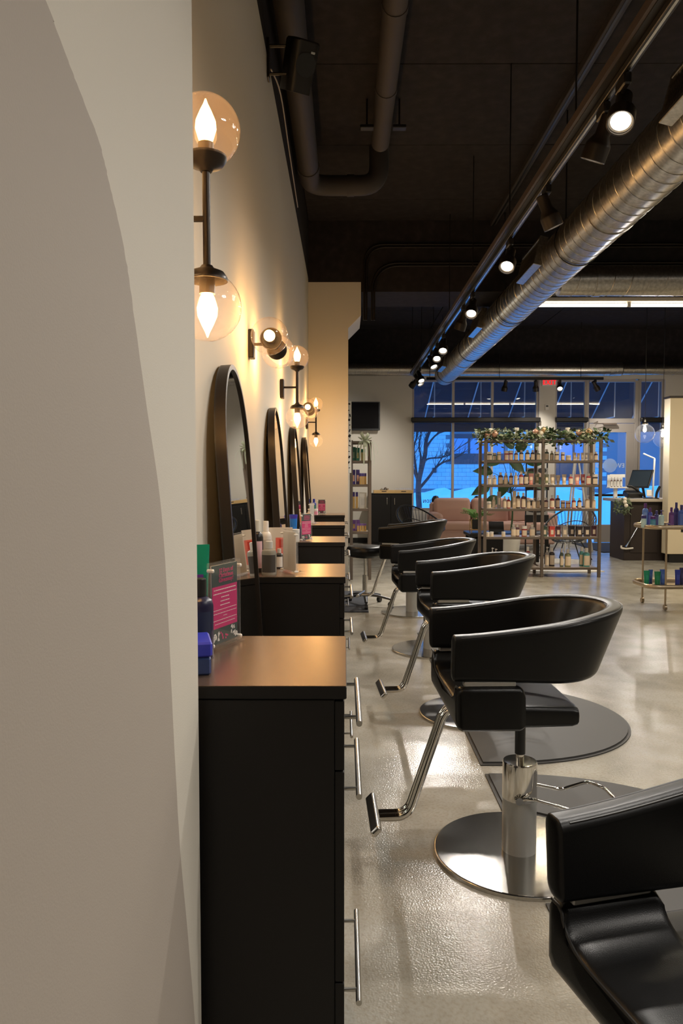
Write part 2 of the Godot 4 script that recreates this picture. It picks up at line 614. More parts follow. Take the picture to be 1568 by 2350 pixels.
func windows() -> void:
	var d := 14.33
	var w1 := Node3D.new()
	w1.name = "window_1"; add_child(w1); w1.set_meta("kind", "structure"); w1.set_meta("label", "three-bay shop window with transoms above the sofa")
	frame_bars(w1, [1.31, 2.085, 2.835, 3.70], [0.645, 2.35, 3.115], d)
	var w2 := Node3D.new()
	w2.name = "window_2"; add_child(w2); w2.set_meta("kind", "structure"); w2.set_meta("label", "narrow shop window beside the entrance door")
	frame_bars(w2, [4.05, 4.625], [0.325, 2.35, 3.115], d)
	var w3 := Node3D.new()
	w3.name = "window_3"; add_child(w3); w3.set_meta("kind", "structure"); w3.set_meta("label", "sidelight window right of the entrance door")
	frame_bars(w3, [5.66, 6.10], [0.05, 2.35, 3.115], d)
	# entrance door with its frame and transom
	var door := Node3D.new()
	door.name = "door_1"; add_child(door); door.set_meta("kind", "structure"); door.set_meta("label", "glazed entrance door in a greige metal frame")
	one_box("door_frame", Vector3(4.655, 1.56, -d), Vector3(0.06, 3.12, 0.08), M.frame_grey, door, 0.004)
	one_box("door_frame", Vector3(5.60, 1.56, -d), Vector3(0.07, 3.12, 0.08), M.frame_grey, door, 0.004)
	one_box("transom_bar", Vector3(5.13, 2.345, -d), Vector3(0.88, 0.09, 0.08), M.frame_grey, door, 0.004)
	one_box("transom_bar", Vector3(5.13, 3.115, -d), Vector3(0.88, 0.06, 0.08), M.frame_grey, door, 0.004)
	one_box("pane", Vector3(5.13, 2.73, -d), Vector3(0.88, 0.70, 0.004), M.pane, door)
	var leaf := one_box("door_leaf", Vector3(5.13, 2.21, -d + 0.01), Vector3(0.87, 0.17, 0.045), M.frame_grey, door, 0.003)
	one_box("stile", Vector3(4.76, 1.14, -d + 0.01), Vector3(0.13, 1.97, 0.045), M.frame_grey, leaf, 0.003)
	one_box("stile", Vector3(5.49, 1.14, -d + 0.01), Vector3(0.15, 1.97, 0.045), M.frame_grey, leaf, 0.003)
	one_box("bottom_rail", Vector3(5.12, 0.18, -d + 0.01), Vector3(0.58, 0.34, 0.045), M.frame_grey, leaf, 0.003)
	one_box("pane", Vector3(5.12, 1.24, -d + 0.01), Vector3(0.58, 1.78, 0.006), M.pane, leaf)
	one_box("push_bar", Vector3(5.12, 0.92, -d + 0.05), Vector3(0.60, 0.045, 0.03), M.black_metal, leaf, 0.008)
	begin()
	bx(4.95, 5.2, 2.26, 2.30, 14.22, 14.27, 0.006)
	tube([Vector3(4.95, 2.285, -14.24), Vector3(4.74, 2.29, -14.19), Vector3(4.85, 2.33, -14.28)], 0.008, 6)
	fin("door_closer", M.bronze, leaf)
	begin(); tube(bend([Vector3(4.785, 1.0, -14.29), Vector3(4.785, 1.0, -14.22), Vector3(4.785, 1.35, -14.22), Vector3(4.785, 1.35, -14.29)], 0.03), 0.012, 8); fin("pull_handle", M.steel, leaf)
	# shop lettering on the outside of the door and of the first window
	begin(); lathe([[0.0, 0.0], [0.135, 0.0], [0.135, 0.001], [0.0, 0.001]], Transform3D(Basis(Vector3.RIGHT, PI / 2), Vector3(5.12, 1.49, -d - 0.004)), 32)
	fin("decal_disc", glass("decal", Color(0.75, 0.85, 0.95), 0.55, 0.6), leaf)
	lettering("decal_text", "REVOLUTION", 0.115, M.plastic_white, leaf, Vector3(5.12, 1.49, -d - 0.007), Vector3(0, PI, 0))
	lettering("decal_text", "REVOLUTION", 0.085, M.outside_dark, w1, Vector3(1.78, 0.80, -d - 0.006), Vector3(0, PI, 0))
	# roller shade cassettes
	for a in [[1.27, 3.73, "black roller shade cassette across the three-bay window", 2.36], [4.02, 4.64, "short black roller shade cassette by the entrance door", 2.36], [5.645, 6.12, "black roller shade cassette over the sidelight", 2.36]]:
		var s := thing("roller_shade", a[2], "roller shade", Vector3((a[0] + a[1]) / 2, a[3], -14.205), 0.0, "roller shades")
		one_box("cassette", Vector3.ZERO, Vector3(a[1] - a[0], 0.085, 0.09), M.black_metal, s, 0.012)
		one_box("hem_bar", Vector3(0, -0.05, 0), Vector3(a[1] - a[0] - 0.04, 0.018, 0.02), M.black_metal, s, 0.004)
	# exit sign and thermostat on the pier
	var ex := thing("exit_sign", "red lit exit sign on the pier between the windows", "sign", Vector3(3.90, 3.07, -14.235))
	one_box("sign_body", Vector3(0, 0, 0), Vector3(0.27, 0.13, 0.03), M.plastic_white, ex, 0.005)
	lettering("letters", "EXIT", 0.125, M.exit_red, ex, Vector3(0, 0.0, 0.0165))
	var th := thing("thermostat", "small white thermostat box on the pier", "thermostat", Vector3(3.865, 2.60, -14.24))
	one_box("housing", Vector3.ZERO, Vector3(0.075, 0.11, 0.025), M.off_white, th, 0.006)
	one_box("display", Vector3(0, 0.02, 0.0135), Vector3(0.045, 0.03, 0.002), M.plastic_black, th)

func outdoors() -> void:
	begin(); bx(-30, 45, -0.2, -0.04, 14.5, 80); var g := struct("ground", M.snow, "snow covered ground outside")
	# drifts along the far side of the lot
	begin()
	var rings := []
	var nz := FastNoiseLite.new(); nz.seed = 4; nz.frequency = 0.16; nz.fractal_octaves = 4
	for i in 9:
		var ring := PackedVector3Array()
		for j in 90:
			var x := -6.0 + j * 0.36
			var dd := 27.0 + i * 1.05
			var y := -0.1 + 1.0 * sin(PI * i / 8.0) * (0.75 + 0.55 * nz.get_noise_2d(x * 1.6, dd)) + 0.16 * nz.get_noise_2d(x * 7.0, dd * 6.0)
			ring.append(Vector3(x, maxf(y, -0.1), -dd))
		rings.append(ring)
	loft(rings, false, false, 60.0)
	var snow := fin("snow_bank", M.snow)
	tag(snow, "lumpy plowed snow bank below the block building", "snow")
	# the block building across the lot
	var b := thing("building", "pale concrete block building across the snowy lot", "building", Vector3(0, 0, -36.0))
	begin(); bx(-8, 26, -0.1, 4.3, 0.02, 6.0); fin("wall", M.mortar, b)
	begin(); box(Vector3.ZERO, Vector3(0.392, 0.192, 0.05), 0.006); var blk := st.commit()
	begin(); box(Vector3.ZERO, Vector3(0.192, 0.192, 0.05), 0.006); var half := st.commit()
	var holes := [[5.15, 7.75, 1.85, 3.30], [9.6, 11.8, 1.2, 3.2]]
	for r in 14:
		for c in 24:
			var x := 3.1 + c * 0.4 + (0.2 if r % 2 else 0.0)
			var y := 0.75 + r * 0.2
			var skip := false
			for h in holes:
				if x > h[0] - 0.2 and x < h[1] + 0.2 and y > h[2] - 0.1 and y < h[3] + 0.1:
					skip = true
			if not skip:
				put("block", blk, M.block, b, Vector3(x, y, -0.01 + rng.randf_range(-0.003, 0.003)))
	begin(); bx(-8, 26, 3.50, 4.35, -0.04, 0.3); fin("fascia", M.outside_dark, b)
	for h in holes:
		var w := one_box("window", Vector3((h[0] + h[1]) / 2, (h[2] + h[3]) / 2, 0.0), Vector3(h[1] - h[0], h[3] - h[2], 0.10), M.outside_dark, b)
		for k in 3:
			one_box("glazing", Vector3(lerpf(h[0], h[1], (k + 0.5) / 3.0), lerpf(h[2], h[3], 0.60), 0.055), Vector3((h[1] - h[0]) / 3.0 - 0.12, (h[3] - h[2]) * 0.5, 0.02), M.reflective_pane, w)
	one_box("wall_lamp", Vector3(4.35, 1.55, 0.06), Vector3(0.2, 0.24, 0.14), M.outside_dark, b, 0.02)
	# bare tree in front of the window
	var tree := thing("bare_tree", "bare multi-stemmed tree standing in the snow outside the window", "tree", Vector3.ZERO)
	var base := [[[966, 1219], [960, 1120], [967, 1078], [976, 1042], [978, 1012], [988, 985], [996, 962], [1004, 930]],
		[[962, 1122], [984, 1096], [1000, 1074], [1018, 1061], [1040, 1055], [1066, 1038]],
		[[977, 1030], [990, 1010], [1004, 996], [1020, 990], [1038, 985]],
		[[959, 1112], [953, 1062], [950, 1030], [957, 1002], [963, 978]],
		[[972, 1060], [986, 1052], [1014, 1050], [1036, 1040], [1082, 1008]],
		[[958, 1100], [949, 1075], [946, 1040], [948, 1000]],
		[[1000, 1074], [1012, 1055], [1022, 1044], [1034, 1040]],
		[[962, 1090], [966, 1050], [962, 1020], [968, 990], [972, 965]]]
	var widths := [0.075, 0.04, 0.03, 0.035, 0.025, 0.03, 0.018, 0.03]
	var tips := []
	for i in base.size():
		var pts := []
		for j in base[i].size():
			pts.append(at_depth(base[i][j][0], base[i][j][1], 18.0 + 0.35 * sin(i * 2.3) * j / base[i].size()))
		pts = smooth(pts, 4)
		begin(); tube(pts, widths[i], 7, true, false, 1.0, widths[i] * 0.3)
		fin("trunk" if i == 0 else "branch", M.bark, tree)
		for k in range(pts.size() / 3, pts.size(), 1):
			tips.append([pts[k], (pts[k] - pts[k - 1]).normalized()])
	begin()
	for tp in tips:
		for k in 2:
			var dir: Vector3 = (tp[1] + Vector3(rng.randf_range(-0.9, 0.9), rng.randf_range(-0.1, 0.9), rng.randf_range(-0.6, 0.6))).normalized()
			var l := rng.randf_range(0.15, 0.5)
			var p0: Vector3 = tp[0]
			var p1 := p0 + dir * l * 0.5 + Vector3(rng.randf_range(-0.05, 0.05), 0, 0)
			var p2 := p1 + (dir + Vector3(rng.randf_range(-0.4, 0.4), 0.3, 0)).normalized() * l * 0.5
			tube([p0, p1, p2], 0.007, 4, true, false, 1.0, 0.003)
	fin("twigs", M.bark, tree).set_meta("kind", "stuff")
	# awning over the shop front
	var aw := thing("awning", "dark navy fabric awning on metal struts outside the windows", "awning", Vector3.ZERO)
	begin()
	var a0 := Vector3(1.0, 3.55, -14.5); var a1 := Vector3(7.0, 3.55, -14.5); var b0 := Vector3(1.0, 2.50, -15.75); var b1 := Vector3(7.0, 2.50, -15.75)
	var t := PackedVector3Array(); quad(t, a0, a1, b1, b0)
	var dn := Vector3(0, -0.006, 0.004)
	quad(t, a0 + dn, b0 + dn, b1 + dn, a1 + dn)
	shell(t, 0.0)
	fin("canopy", M.awning, aw)
	begin(); bx(1.0, 7.0, 2.22, 2.50, 15.745, 15.752); fin("valance", M.awning, aw)
	for x in [1.75, 2.65, 3.5, 4.4, 5.25, 6.1]:
		begin()
		tube([Vector3(x + 0.06, 3.46, -14.52), Vector3(x - 0.06, 2.50, -15.66)], 0.014, 6)
		tube([Vector3(x, 2.44, -14.5), Vector3(x, 2.44, -15.70)], 0.012, 6)
		tube([Vector3(x, 3.46, -14.50), Vector3(x, 2.44, -14.50)], 0.012, 6)
		fin("strut", M.awning_rod, aw)

# ---------------------------------------------------------------- overhead
func spiral_duct(called: String, label: String, a: Vector3, b: Vector3, r: float, pitch_m: float, joints: Array) -> Node3D:
	var o := thing(called, label, "duct", Vector3.ZERO)
	var axis := (b - a).normalized()
	var u := axis.cross(Vector3.UP).normalized()
	var v := u.cross(axis)
	var len := a.distance_to(b)
	var rings := []
	var n := int(len / 0.4) + 1
	for i in n + 1:
		var ring := PackedVector3Array()
		for k in 40:
			var w := TAU * k / 40
			ring.append(a + axis * len * i / n + (u * cos(w) + v * sin(w)) * r)
		rings.append(ring)
	begin(); loft(rings, true, true, 40.0); fin("pipe", M.galvanized, o)
	begin()
	var pts := []
	var turns := len / pitch_m
	for i in int(turns * 26):
		var w := TAU * i / 26.0
		pts.append(a + axis * (pitch_m * i / 26.0) + (u * cos(w) + v * sin(w)) * (r + 0.0005))
	tube(pts, 0.0035, 4, true)
	fin("spiral_seam", M.galvanized, o)
	for j in joints:
		begin()
		var c: Vector3 = a + axis * j
		tube([c - axis * 0.03, c + axis * 0.03], r + 0.006, 40)
		fin("coupling", M.galvanized, o)
	return o
func register(parent: Node, d: float, cx: float, cy: float, r: float, len: float) -> void:
	# a side grille saddled on the duct, facing left and a little up
	var tilt := Basis(Vector3(0, 0, 1), deg_to_rad(-14))
	var c := Vector3(cx, cy, -d) + tilt * Vector3(-r - 0.012, 0.0, 0)
	begin()
	for s in [-1, 1]:
		box(c + tilt * Vector3(0, s * 0.105, 0), Vector3(0.07, 0.03, len), 0.004, tilt)
		box(c + tilt * Vector3(0, 0, s * (len / 2 - 0.012)), Vector3(0.07, 0.20, 0.024), 0.004, tilt)
	var f := fin("register_frame", M.galvanized, parent)
	begin(); box(c + tilt * Vector3(0.03, 0, 0), Vector3(0.01, 0.18, len - 0.04), 0.0, tilt); fin("register_throat", M.plastic_black, f)
	var k := int(len / 0.024)
	begin(); box(Vector3.ZERO, Vector3(0.03, 0.18, 0.005), 0.0); var slat := st.commit()
	for i in range(1, k):
		var s := put("slat", slat, M.galvanized, f, c + tilt * Vector3(-0.012, 0, -len / 2 + i * len / k))
		s.basis = tilt

func spot_head(label: String, mount: Vector3, aim: Vector3, energy: float, half_angle: float, lit_lens: bool, drop := 0.09) -> void:
	var o := thing("track_spotlight", label, "spotlight", mount, 0.0, "track spotlights")
	one_box("adapter", Vector3(0, -0.028, 0), Vector3(0.032, 0.05, 0.11), M.black_metal, o, 0.006)
	begin(); tube([Vector3(0, -0.05, 0), Vector3(0, -drop - 0.03, 0)], 0.008, 8); fin("arm", M.black_metal, o)
	var dir := aim.normalized()
	var y := -dir
	var x := y.cross(Vector3(0.3, 0.1, 1)).normalized()
	var z := x.cross(y)
	var piv := Vector3(0, -drop - 0.03, 0)
	var xf := Transform3D(Basis(x, y, z), piv)
	if not cache.has("spot_can"):
		begin(); lathe([[0.0, 0.075], [0.030, 0.075], [0.034, 0.07], [0.034, -0.01], [0.054, -0.045], [0.057, -0.055], [0.057, -0.118], [0.054, -0.120], [0.051, -0.118], [0.050, -0.085]], Transform3D(), 28); cache.spot_can = st.commit()
		begin(); lathe([[0.050, -0.104], [0.049, -0.107], [0.041, -0.105], [0.040, -0.100], [0.049, -0.098]], Transform3D(), 28); cache.spot_ring = st.commit()
		begin(); lathe([[0.0, -0.103], [0.042, -0.103], [0.042, -0.098], [0.0, -0.098]], Transform3D(), 28); cache.spot_lens = st.commit()
	var can := put("can", cache.spot_can, M.dark_frame, o)
	can.transform = xf
	put("trim_ring", cache.spot_ring, M.off_white, can)
	put("lens", cache.spot_lens, M.lens_on if lit_lens else M.off_white, can)
	if energy > 0.0:
		var l := SpotLight3D.new()
		l.name = "spot_light"
		l.light_color = SPOT_WARM
		l.light_energy = energy
		l.spot_angle = half_angle
		l.spot_angle_attenuation = 1.0
		l.spot_range = 30.0
		l.spot_attenuation = 2.0
		l.light_size = 0.035
		l.shadow_enabled = true
		o.add_child(l)
		l.transform = Transform3D(Basis(x, z * -1.0, y).orthonormalized(), piv + dir * 0.125)

func overhead() -> void:
	# big spiral duct along the room with side registers
	var main := spiral_duct("spiral_duct", "large galvanized spiral duct running the length of the room", Vector3(1.80, 3.10, 1.5), Vector3(1.80, 3.10, -13.42), 0.18, 0.125, [3.55, 6.6, 9.7, 12.8])
	for d in [3.45, 6.5, 9.1, 12.2]:
		register(main, d, 1.80, 3.10, 0.18, 0.62)
	spiral_duct("branch_duct", "spiral branch duct crossing to the right above the fluorescent strip", Vector3(1.986, 3.10, -6.98), Vector3(7.5, 3.10, -6.98), 0.135, 0.16, [0.35])
	spiral_duct("cross_duct", "galvanized duct running across above the shop windows", Vector3(-0.38, 3.26, -13.80), Vector3(5.1, 3.26, -13.80), 0.12, 0.2, [2.2, 5.3])
	spiral_duct("end_duct", "narrower galvanized duct continuing above the entrance door", Vector3(5.12, 3.25, -13.80), Vector3(7.5, 3.25, -13.80), 0.095, 0.2, [])
	# hanging rods for the ducts
	for d in [3.35, 5.8, 8.0, 10.6, 13.0]:
		var o := thing("duct_hanger", "thin black hanger rod holding the large spiral duct", "hanger rod", Vector3(1.70, 0, -d), 0.0, "duct hangers")
		begin(); tube([Vector3(0, 3.25, 0), Vector3(0, 4.08 if (d < 8.2 or d > 9) else 3.3, 0)], 0.006, 6); fin("rod", M.black_metal, o)
		begin(); tube(ring_pts(Vector3(0.10, 3.10, 0), 0.186, 28), 0.004, 4, false, true); fin("strap", M.black_metal, o)
	# track: strut channel with a lighting track below it
	var strut := thing("lighting_track", "long black lighting track on strut channel beside the duct", "lighting track", Vector3.ZERO)
	begin(); bx(1.105, 1.146, 3.0, 3.041, -1.5, 12.6); fin("strut_channel", M.strut_brown, strut)
	begin(); bx(1.150, 1.185, 2.965, 2.995, -1.5, 12.6, 0.003); bx(1.12, 1.18, 2.995, 3.0, -1.5, 12.6); fin("track_rail", M.black_metal, strut)
	begin(); bx(1.162, 1.173, 2.9635, 2.9655, -1.5, 12.6); fin("contact_slot", M.steel, strut)
	for d in [0.8, 2.25, 3.7, 5.15, 6.6, 8.05, 9.5, 10.95, 12.4]:
		var o := thing("track_rod", "thin threaded rod suspending the long lighting track", "hanger rod", Vector3(1.125, 3.041, -d), 0.0, "track rods")
		begin(); tube([Vector3.ZERO, Vector3(0, 1.04, 0)], 0.005, 6); fin("rod", M.black_metal, o)
		one_box("nut", Vector3(0, 0.008, 0), Vector3(0.018, 0.014, 0.018), M.steel, o, 0.003)
	var ct := thing("cross_track", "black lighting track running crosswise in front of the windows", "lighting track", Vector3.ZERO)
	begin(); bx(1.49, 4.71, 3.035, 3.085, 13.58, 13.62, 0.004); fin("track_rail", M.black_metal, ct)
	for x in [1.55, 2.82, 4.3]:
		begin(); tube([Vector3(x, 3.085, -13.60), Vector3(x, 4.075, -13.60)], 0.005, 6); fin("rod", M.black_metal, ct)
	# ceiling strut above
	var cs := thing("ceiling_strut", "empty dark strut channel fixed under the ceiling panels", "strut", Vector3.ZERO)
	begin(); bx(1.59, 1.65, 4.02, 4.078, -2.0, 8.25, 0.004); fin("channel", M.pipe_dark, cs)
	begin(); bx(1.612, 1.628, 4.017, 4.021, -2.0, 8.25); fin("slot", M.plastic_black, cs)
	# spotlights: [mount d, aim, energy, half angle, lens seen lit]
	var E := 2.35
	var heads := [[0.35, Vector3(0.15, -1, -0.1), E, 48, true, "track spotlight hanging above the chair cut off by the frame"],
		[1.75, Vector3(-0.12, -1, 0.35), E, 48, true, "track spotlight over the first styling station"],
		[3.19, Vector3(-0.32, -1, 0.62), E, 48, true, "large lit track spotlight beside the first duct register"],
		[3.43, Vector3(-0.30, -1, -0.42), E, 48, true, "track spotlight turned away beside the first duct register"],
		[4.37, Vector3(0.45, -1, -0.10), E, 48, true, "bronze-edged track spotlight tilted towards the duct"],
		[5.33, Vector3(-0.35, -1, 0.70), E, 48, true, "lit track spotlight between the first two duct registers"],
		[6.85, Vector3(-0.25, -1, 0.75), E, 48, true, "lit track spotlight in front of the second duct register"],
		[7.37, Vector3(-0.30, -1, -0.35), E, 48, true, "track spotlight turned away behind the second duct register"],
		[8.84, Vector3(-0.15, -1, 0.75), E * 1.5, 48, true, "lit track spotlight just past the black bulkhead"],
		[9.45, Vector3(-0.1, -1, 0.8), E * 1.5, 48, true, "second lit track spotlight past the black bulkhead"],
		[10.07, Vector3(0.35, -1, 0.55), E * 1.5, 48, true, "third lit track spotlight past the black bulkhead"],
		[11.6, Vector3(0.25, -1, 0.7), E, 48, true, "lit track spotlight close to the cross track"],
		[11.95, Vector3(0.55, -1, 0.5), E, 48, true, "tilted lit track spotlight close to the cross track"],
		[12.3, Vector3(-0.6, -0.8, -0.7), E * 1.6, 48, true, "track spotlight aimed at the television wall"]]
	for h in heads:
		spot_head(h[5], Vector3(1.167, 2.965, -h[0]), h[1], h[2], h[3], h[4])
	# ring pendants over the right side of the room; the shop window mirrors them
	for a in [[3.15, 3.3, "ring pendant over the right side, mirrored in the left transom", 0.30], [4.65, 3.4, "ring pendant over the right side, mirrored in the middle transom", 0.30], [3.5, 0.2, "ring pendant behind the camera on the right side of the room", 0.9]]:
		var o := thing("ring_pendant", "glowing " + a[2], "pendant lamp", Vector3(a[0], 3.47, -a[1]), 0.0, "ring pendants")
		begin(); lathe([[0.43, 0.0], [0.47, 0.0], [0.47, 0.05], [0.43, 0.05], [0.43, 0.0]], Transform3D(), 48); fin("ring", M.black_metal, o)
		begin(); lathe([[0.434, -0.001], [0.466, -0.001], [0.466, -0.006], [0.434, -0.006], [0.434, -0.001]], Transform3D(), 48); fin("diffuser", M.ring_glow, o)
		for k in 3:
			var w := TAU * k / 3.0
			begin(); tube([Vector3(cos(w) * 0.45, 0.05, sin(w) * 0.45), Vector3(0, 0.60, 0)], 0.002, 4); fin("wire", M.black_metal, o)
		for k in 6:
			var w := TAU * k / 6.0
			var l := SpotLight3D.new()
			l.name = "ring_light"
			l.light_color = SPOT_WARM
			l.light_energy = a[3]
			l.spot_angle = 86.0
			l.spot_angle_attenuation = 0.25
			l.spot_range = 30.0
			l.spot_attenuation = 2.0
			l.light_size = 0.1
			l.shadow_enabled = true
			o.add_child(l)
			l.position = Vector3(cos(w) * 0.45, -0.02, sin(w) * 0.45)
			l.rotation = Vector3(-PI / 2, 0, 0)
	var cross := [[1160, Vector3(-0.15, -1, -0.2), "dark track spotlight hanging before the middle window bay"], [1230, Vector3(0.1, -1, -0.35), "dark track spotlight hanging left of the exit sign"], [1285, Vector3(-0.15, -0.8, 0.75), "lit track spotlight hanging right of the exit sign"], [1366, Vector3(0.55, -0.8, -0.3), "dark track spotlight tilted towards the entrance door"]]
	for c in cross:
		var p := at_depth(c[0], 872, 13.60)
		spot_head(c[2], Vector3(p.x, 3.035, -13.60), c[1], E, 48, true, 0.06)
	# fluorescent strip under the bulkhead
	var fl := thing("fluorescent_strip", "row of lit fluorescent tubes under the black bulkhead", "strip light", Vector3(0, 0, -8.55))
	begin(); bx(2.02, 6.9, 3.27, 3.314, -0.06, 0.06, 0.006); fin("housing", M.off_white, fl)
	for k in 4:
		var x0 := 2.04 + k * 1.22
		begin(); tube([Vector3(x0, 3.235, 0), Vector3(x0 + 1.17, 3.235, 0)], 0.019, 12); fin("lamp_tube", M.tube_glow, fl)
		for s in [x0 - 0.012, x0 + 1.182]:
			one_box("lamp_holder", Vector3(s, 3.245, 0), Vector3(0.02, 0.06, 0.03), M.off_white, fl, 0.004)
		var al := AreaLight3D.new()
		al.name = "tube_light"
		al.area_size = Vector2(1.17, 0.04)
		al.light_energy = 3.0
		al.light_color = Color(1.0, 0.93, 0.80)
		al.area_range = 30.0
		al.area_attenuation = 2.0
		al.shadow_enabled = true
		fl.add_child(al)
		al.position = Vector3(x0 + 0.585, 3.212, 0)
		al.rotation = Vector3(-PI / 2, 0, 0)
	# drain pipes under the ceiling on the left
	var p1 := thing("drain_pipe", "dark painted pipe along the left wall with a cross bend", "pipe", Vector3.ZERO)
	begin(); tube(bend([Vector3(-0.29, 3.75, -1.37), Vector3(-0.29, 3.75, -6.40), Vector3(0.29, 3.75, -6.40), Vector3(0.29, 4.07, -6.40)], 0.17, 8), 0.082, 20); fin("pipe", M.pipe_dark, p1)
	for c in [Vector3(-0.29, 3.75, -6.1), Vector3(0.02, 3.75, -6.40)]:
		begin(); tube([c, c + (Vector3(0, 0, 0.1) if c.x < -0.2 else Vector3(0.06, 0, 0))], 0.088, 20); fin("collar", M.pipe_dark, p1)
	var p2 := thing("ceiling_pipe", "grey brown pipe hung under the ceiling with end cap", "pipe", Vector3.ZERO)
	begin(); tube([Vector3(0.285, 3.95, 3), Vector3(0.285, 3.95, -6.02), Vector3(0.285, 3.95, -6.05)], 0.072, 20); fin("pipe", M.pipe_brown, p2)
	for d in [4.3, 5.2]:
		begin(); tube([Vector3(0.285, 3.95, -d), Vector3(0.285, 3.95, -d - 0.05)], 0.077, 20); fin("collar", M.pipe_brown, p2)
	for s in [-1, 1]:
		begin()
		tube([Vector3(0.285 + s * 0.12, 4.075, -5.62), Vector3(0.285 + s * 0.12, 3.87, -5.62)], 0.008, 6)
		bx(0.285 + s * 0.12 - 0.05, 0.285 + s * 0.12 + 0.05, 3.86, 3.885, 5.59, 5.65, 0.004)
		fin("hanger", M.black_metal, p2)
	# speaker on the black wall
	var sp := thing("wall_speaker", "small dark loudspeaker bracketed to the upper left wall", "speaker", Vector3(-0.235, 3.43, -3.95))
	begin()
	var rings := []
	for y in [-0.13, -0.12, 0.10, 0.11]:
		var ring := PackedVector3Array()
		var k := 0.92 if absf(y) > 0.115 or y > 0.105 else 1.0
		for p in rrect(0.15 * k, 0.16 * k, 0.04, 4):
			ring.append(Vector3(p.x, y, p.y))
		rings.append(ring)
	loft(rings, true, true, 40.0)
	var cab := fin("cabinet", M.black_metal, sp)
	cab.rotation = Vector3(0.5, 0.5, 0)
	begin(); lathe([[0.0, 0.0], [0.05, 0.0], [0.055, 0.006], [0.0, 0.006]], Transform3D(Basis(Vector3.RIGHT, PI / 2), Vector3(0, 0.0, 0.082)), 20); fin("grille", M.plastic_black, cab)
	one_box("badge", Vector3(0.03, 0.06, 0.081), Vector3(0.022, 0.01, 0.002), M.steel, cab)
	for y in [0.08, -0.06]:
		begin(); tube([Vector3(-0.16, y, 0.02), Vector3(-0.04, y, 0.02)], 0.008, 6); fin("bracket_arm", M.black_metal, sp)
	begin()
	box(Vector3(-0.158, 0.01, 0.02), Vector3(0.012, 0.2, 0.06), 0.003)
	fin("bracket", M.black_metal, sp)
	var cord := thing("speaker_cable", "thin cable running down from the loudspeaker bracket", "cable", Vector3.ZERO)
	begin(); tube(smooth([Vector3(-0.385, 3.42, -3.98), Vector3(-0.37, 3.50, -4.4), Vector3(-0.38, 3.52, -5.2), Vector3(-0.385, 3.50, -6.2)], 5), 0.004, 5); fin("cord", M.frame_grey, cord)
	# conduits bent along the bulkhead
	for a in [[0.215, 3.82, 0.10, "outermost dark conduit bent tightly along the bulkhead beam"], [0.24, 3.79, 0.10, "second dark conduit bent tightly along the bulkhead beam"], [0.30, 3.62, 0.32, "dark conduit with a wide sweep along the bulkhead beam"], [0.325, 3.59, 0.32, "innermost dark conduit with a wide sweep along the bulkhead beam"]]:
		var o := thing("conduit", a[3], "conduit", Vector3.ZERO, 0.0, "bulkhead conduits")
		begin(); tube(bend([Vector3(a[0], 3.0, -8.225), Vector3(a[0], a[1], -8.225), Vector3(6.0, a[1], -8.225)], 0.12 + a[2], 9), 0.011, 8); fin("pipe", M.dark_frame, o)

func ring_pts(c: Vector3, r: float, n: int) -> Array:
	var out := []
	for k in n:
		out.append(c + Vector3(cos(TAU * k / n) * r, sin(TAU * k / n) * r, 0))
	return out

# ---------------------------------------------------------------- wall lights
func wall_lights() -> void:
	var where := ["above the first station, cut by the arch wall", "above the second station", "above the third station", "above the fourth station", "above the last station by the column"]
	# shared meshes, along +y
	begin(); lathe([[0.0, 0.098], [0.012, 0.098], [0.016, 0.104], [0.036, 0.112], [0.044, 0.124], [0.044, 0.131], [0.041, 0.131], [0.036, 0.121], [0.0, 0.118]], Transform3D(), 24); var cup := st.commit()
	begin(); lathe([[0.0, 0.118], [0.017, 0.118], [0.017, 0.158], [0.0, 0.160]], Transform3D(), 16); var sock := st.commit()
	begin(); lathe([[0.012, 0.158], [0.016, 0.166], [0.0225, 0.188], [0.021, 0.205], [0.013, 0.224], [0.005, 0.240], [0.0015, 0.250], [0.0, 0.251]], Transform3D(), 18, 70.0); var bulb := st.commit()
	begin()
	var prof := []
	for k in 15:
		var a := lerpf(-0.92, PI / 2, k / 14.0)
		prof.append([maxf(cos(a) * 0.0735, 0.0), 0.185 + sin(a) * 0.0735])
	lathe(prof, Transform3D(), 32, 70.0); var globe := st.commit()
	for i in 5:
		var d := 1.61 + 1.515 * i
		var flat := i % 2 == 1
		var o := thing("wall_sconce", ("black two-globe wall sconce turned level " if flat else "black two-globe wall sconce standing upright ") + where[i], "wall lamp", Vector3(-0.40, 1.847, -d), 0.0, "wall sconces")
		one_box("wall_plate", Vector3(0.012, -0.01 if not flat else -0.0, 0), Vector3(0.022, 0.118, 0.06) , M.dark_frame, o, 0.003)
		begin(); tube([Vector3(0.02, 0, 0), Vector3(0.105, 0, 0)], 0.0065, 10); fin("arm", M.dark_frame, o)
		var turn := Basis(Vector3.RIGHT, PI / 2) if flat else Basis()
		begin(); tube([turn * Vector3(0.105, -0.10, 0), turn * Vector3(0.105, 0.10, 0)], 0.0085, 12); fin("stem", M.dark_frame, o)
		for s in [1, -1]:
			var b: Basis = turn * (Basis() if s == 1 else Basis(Vector3.RIGHT, PI))
			var at := Transform3D(b, Vector3(0.105, 0, 0))
			put("cup", cup, M.dark_frame, o).transform = at
			put("lamp_socket", sock, M.socket, o).transform = at
			put("bulb", bulb, M.bulb, o).transform = at
			put("globe", globe, M.globe_glass, o).transform = at
			var l := OmniLight3D.new()
			l.name = "bulb_light"
			l.light_color = BULB_WARM
			l.light_energy = 0.155
			l.light_size = 0.016
			l.omni_range = 30.0
			l.omni_attenuation = 2.0
			l.shadow_enabled = true
			o.add_child(l)
			l.position = at * Vector3(0, 0.195, 0)

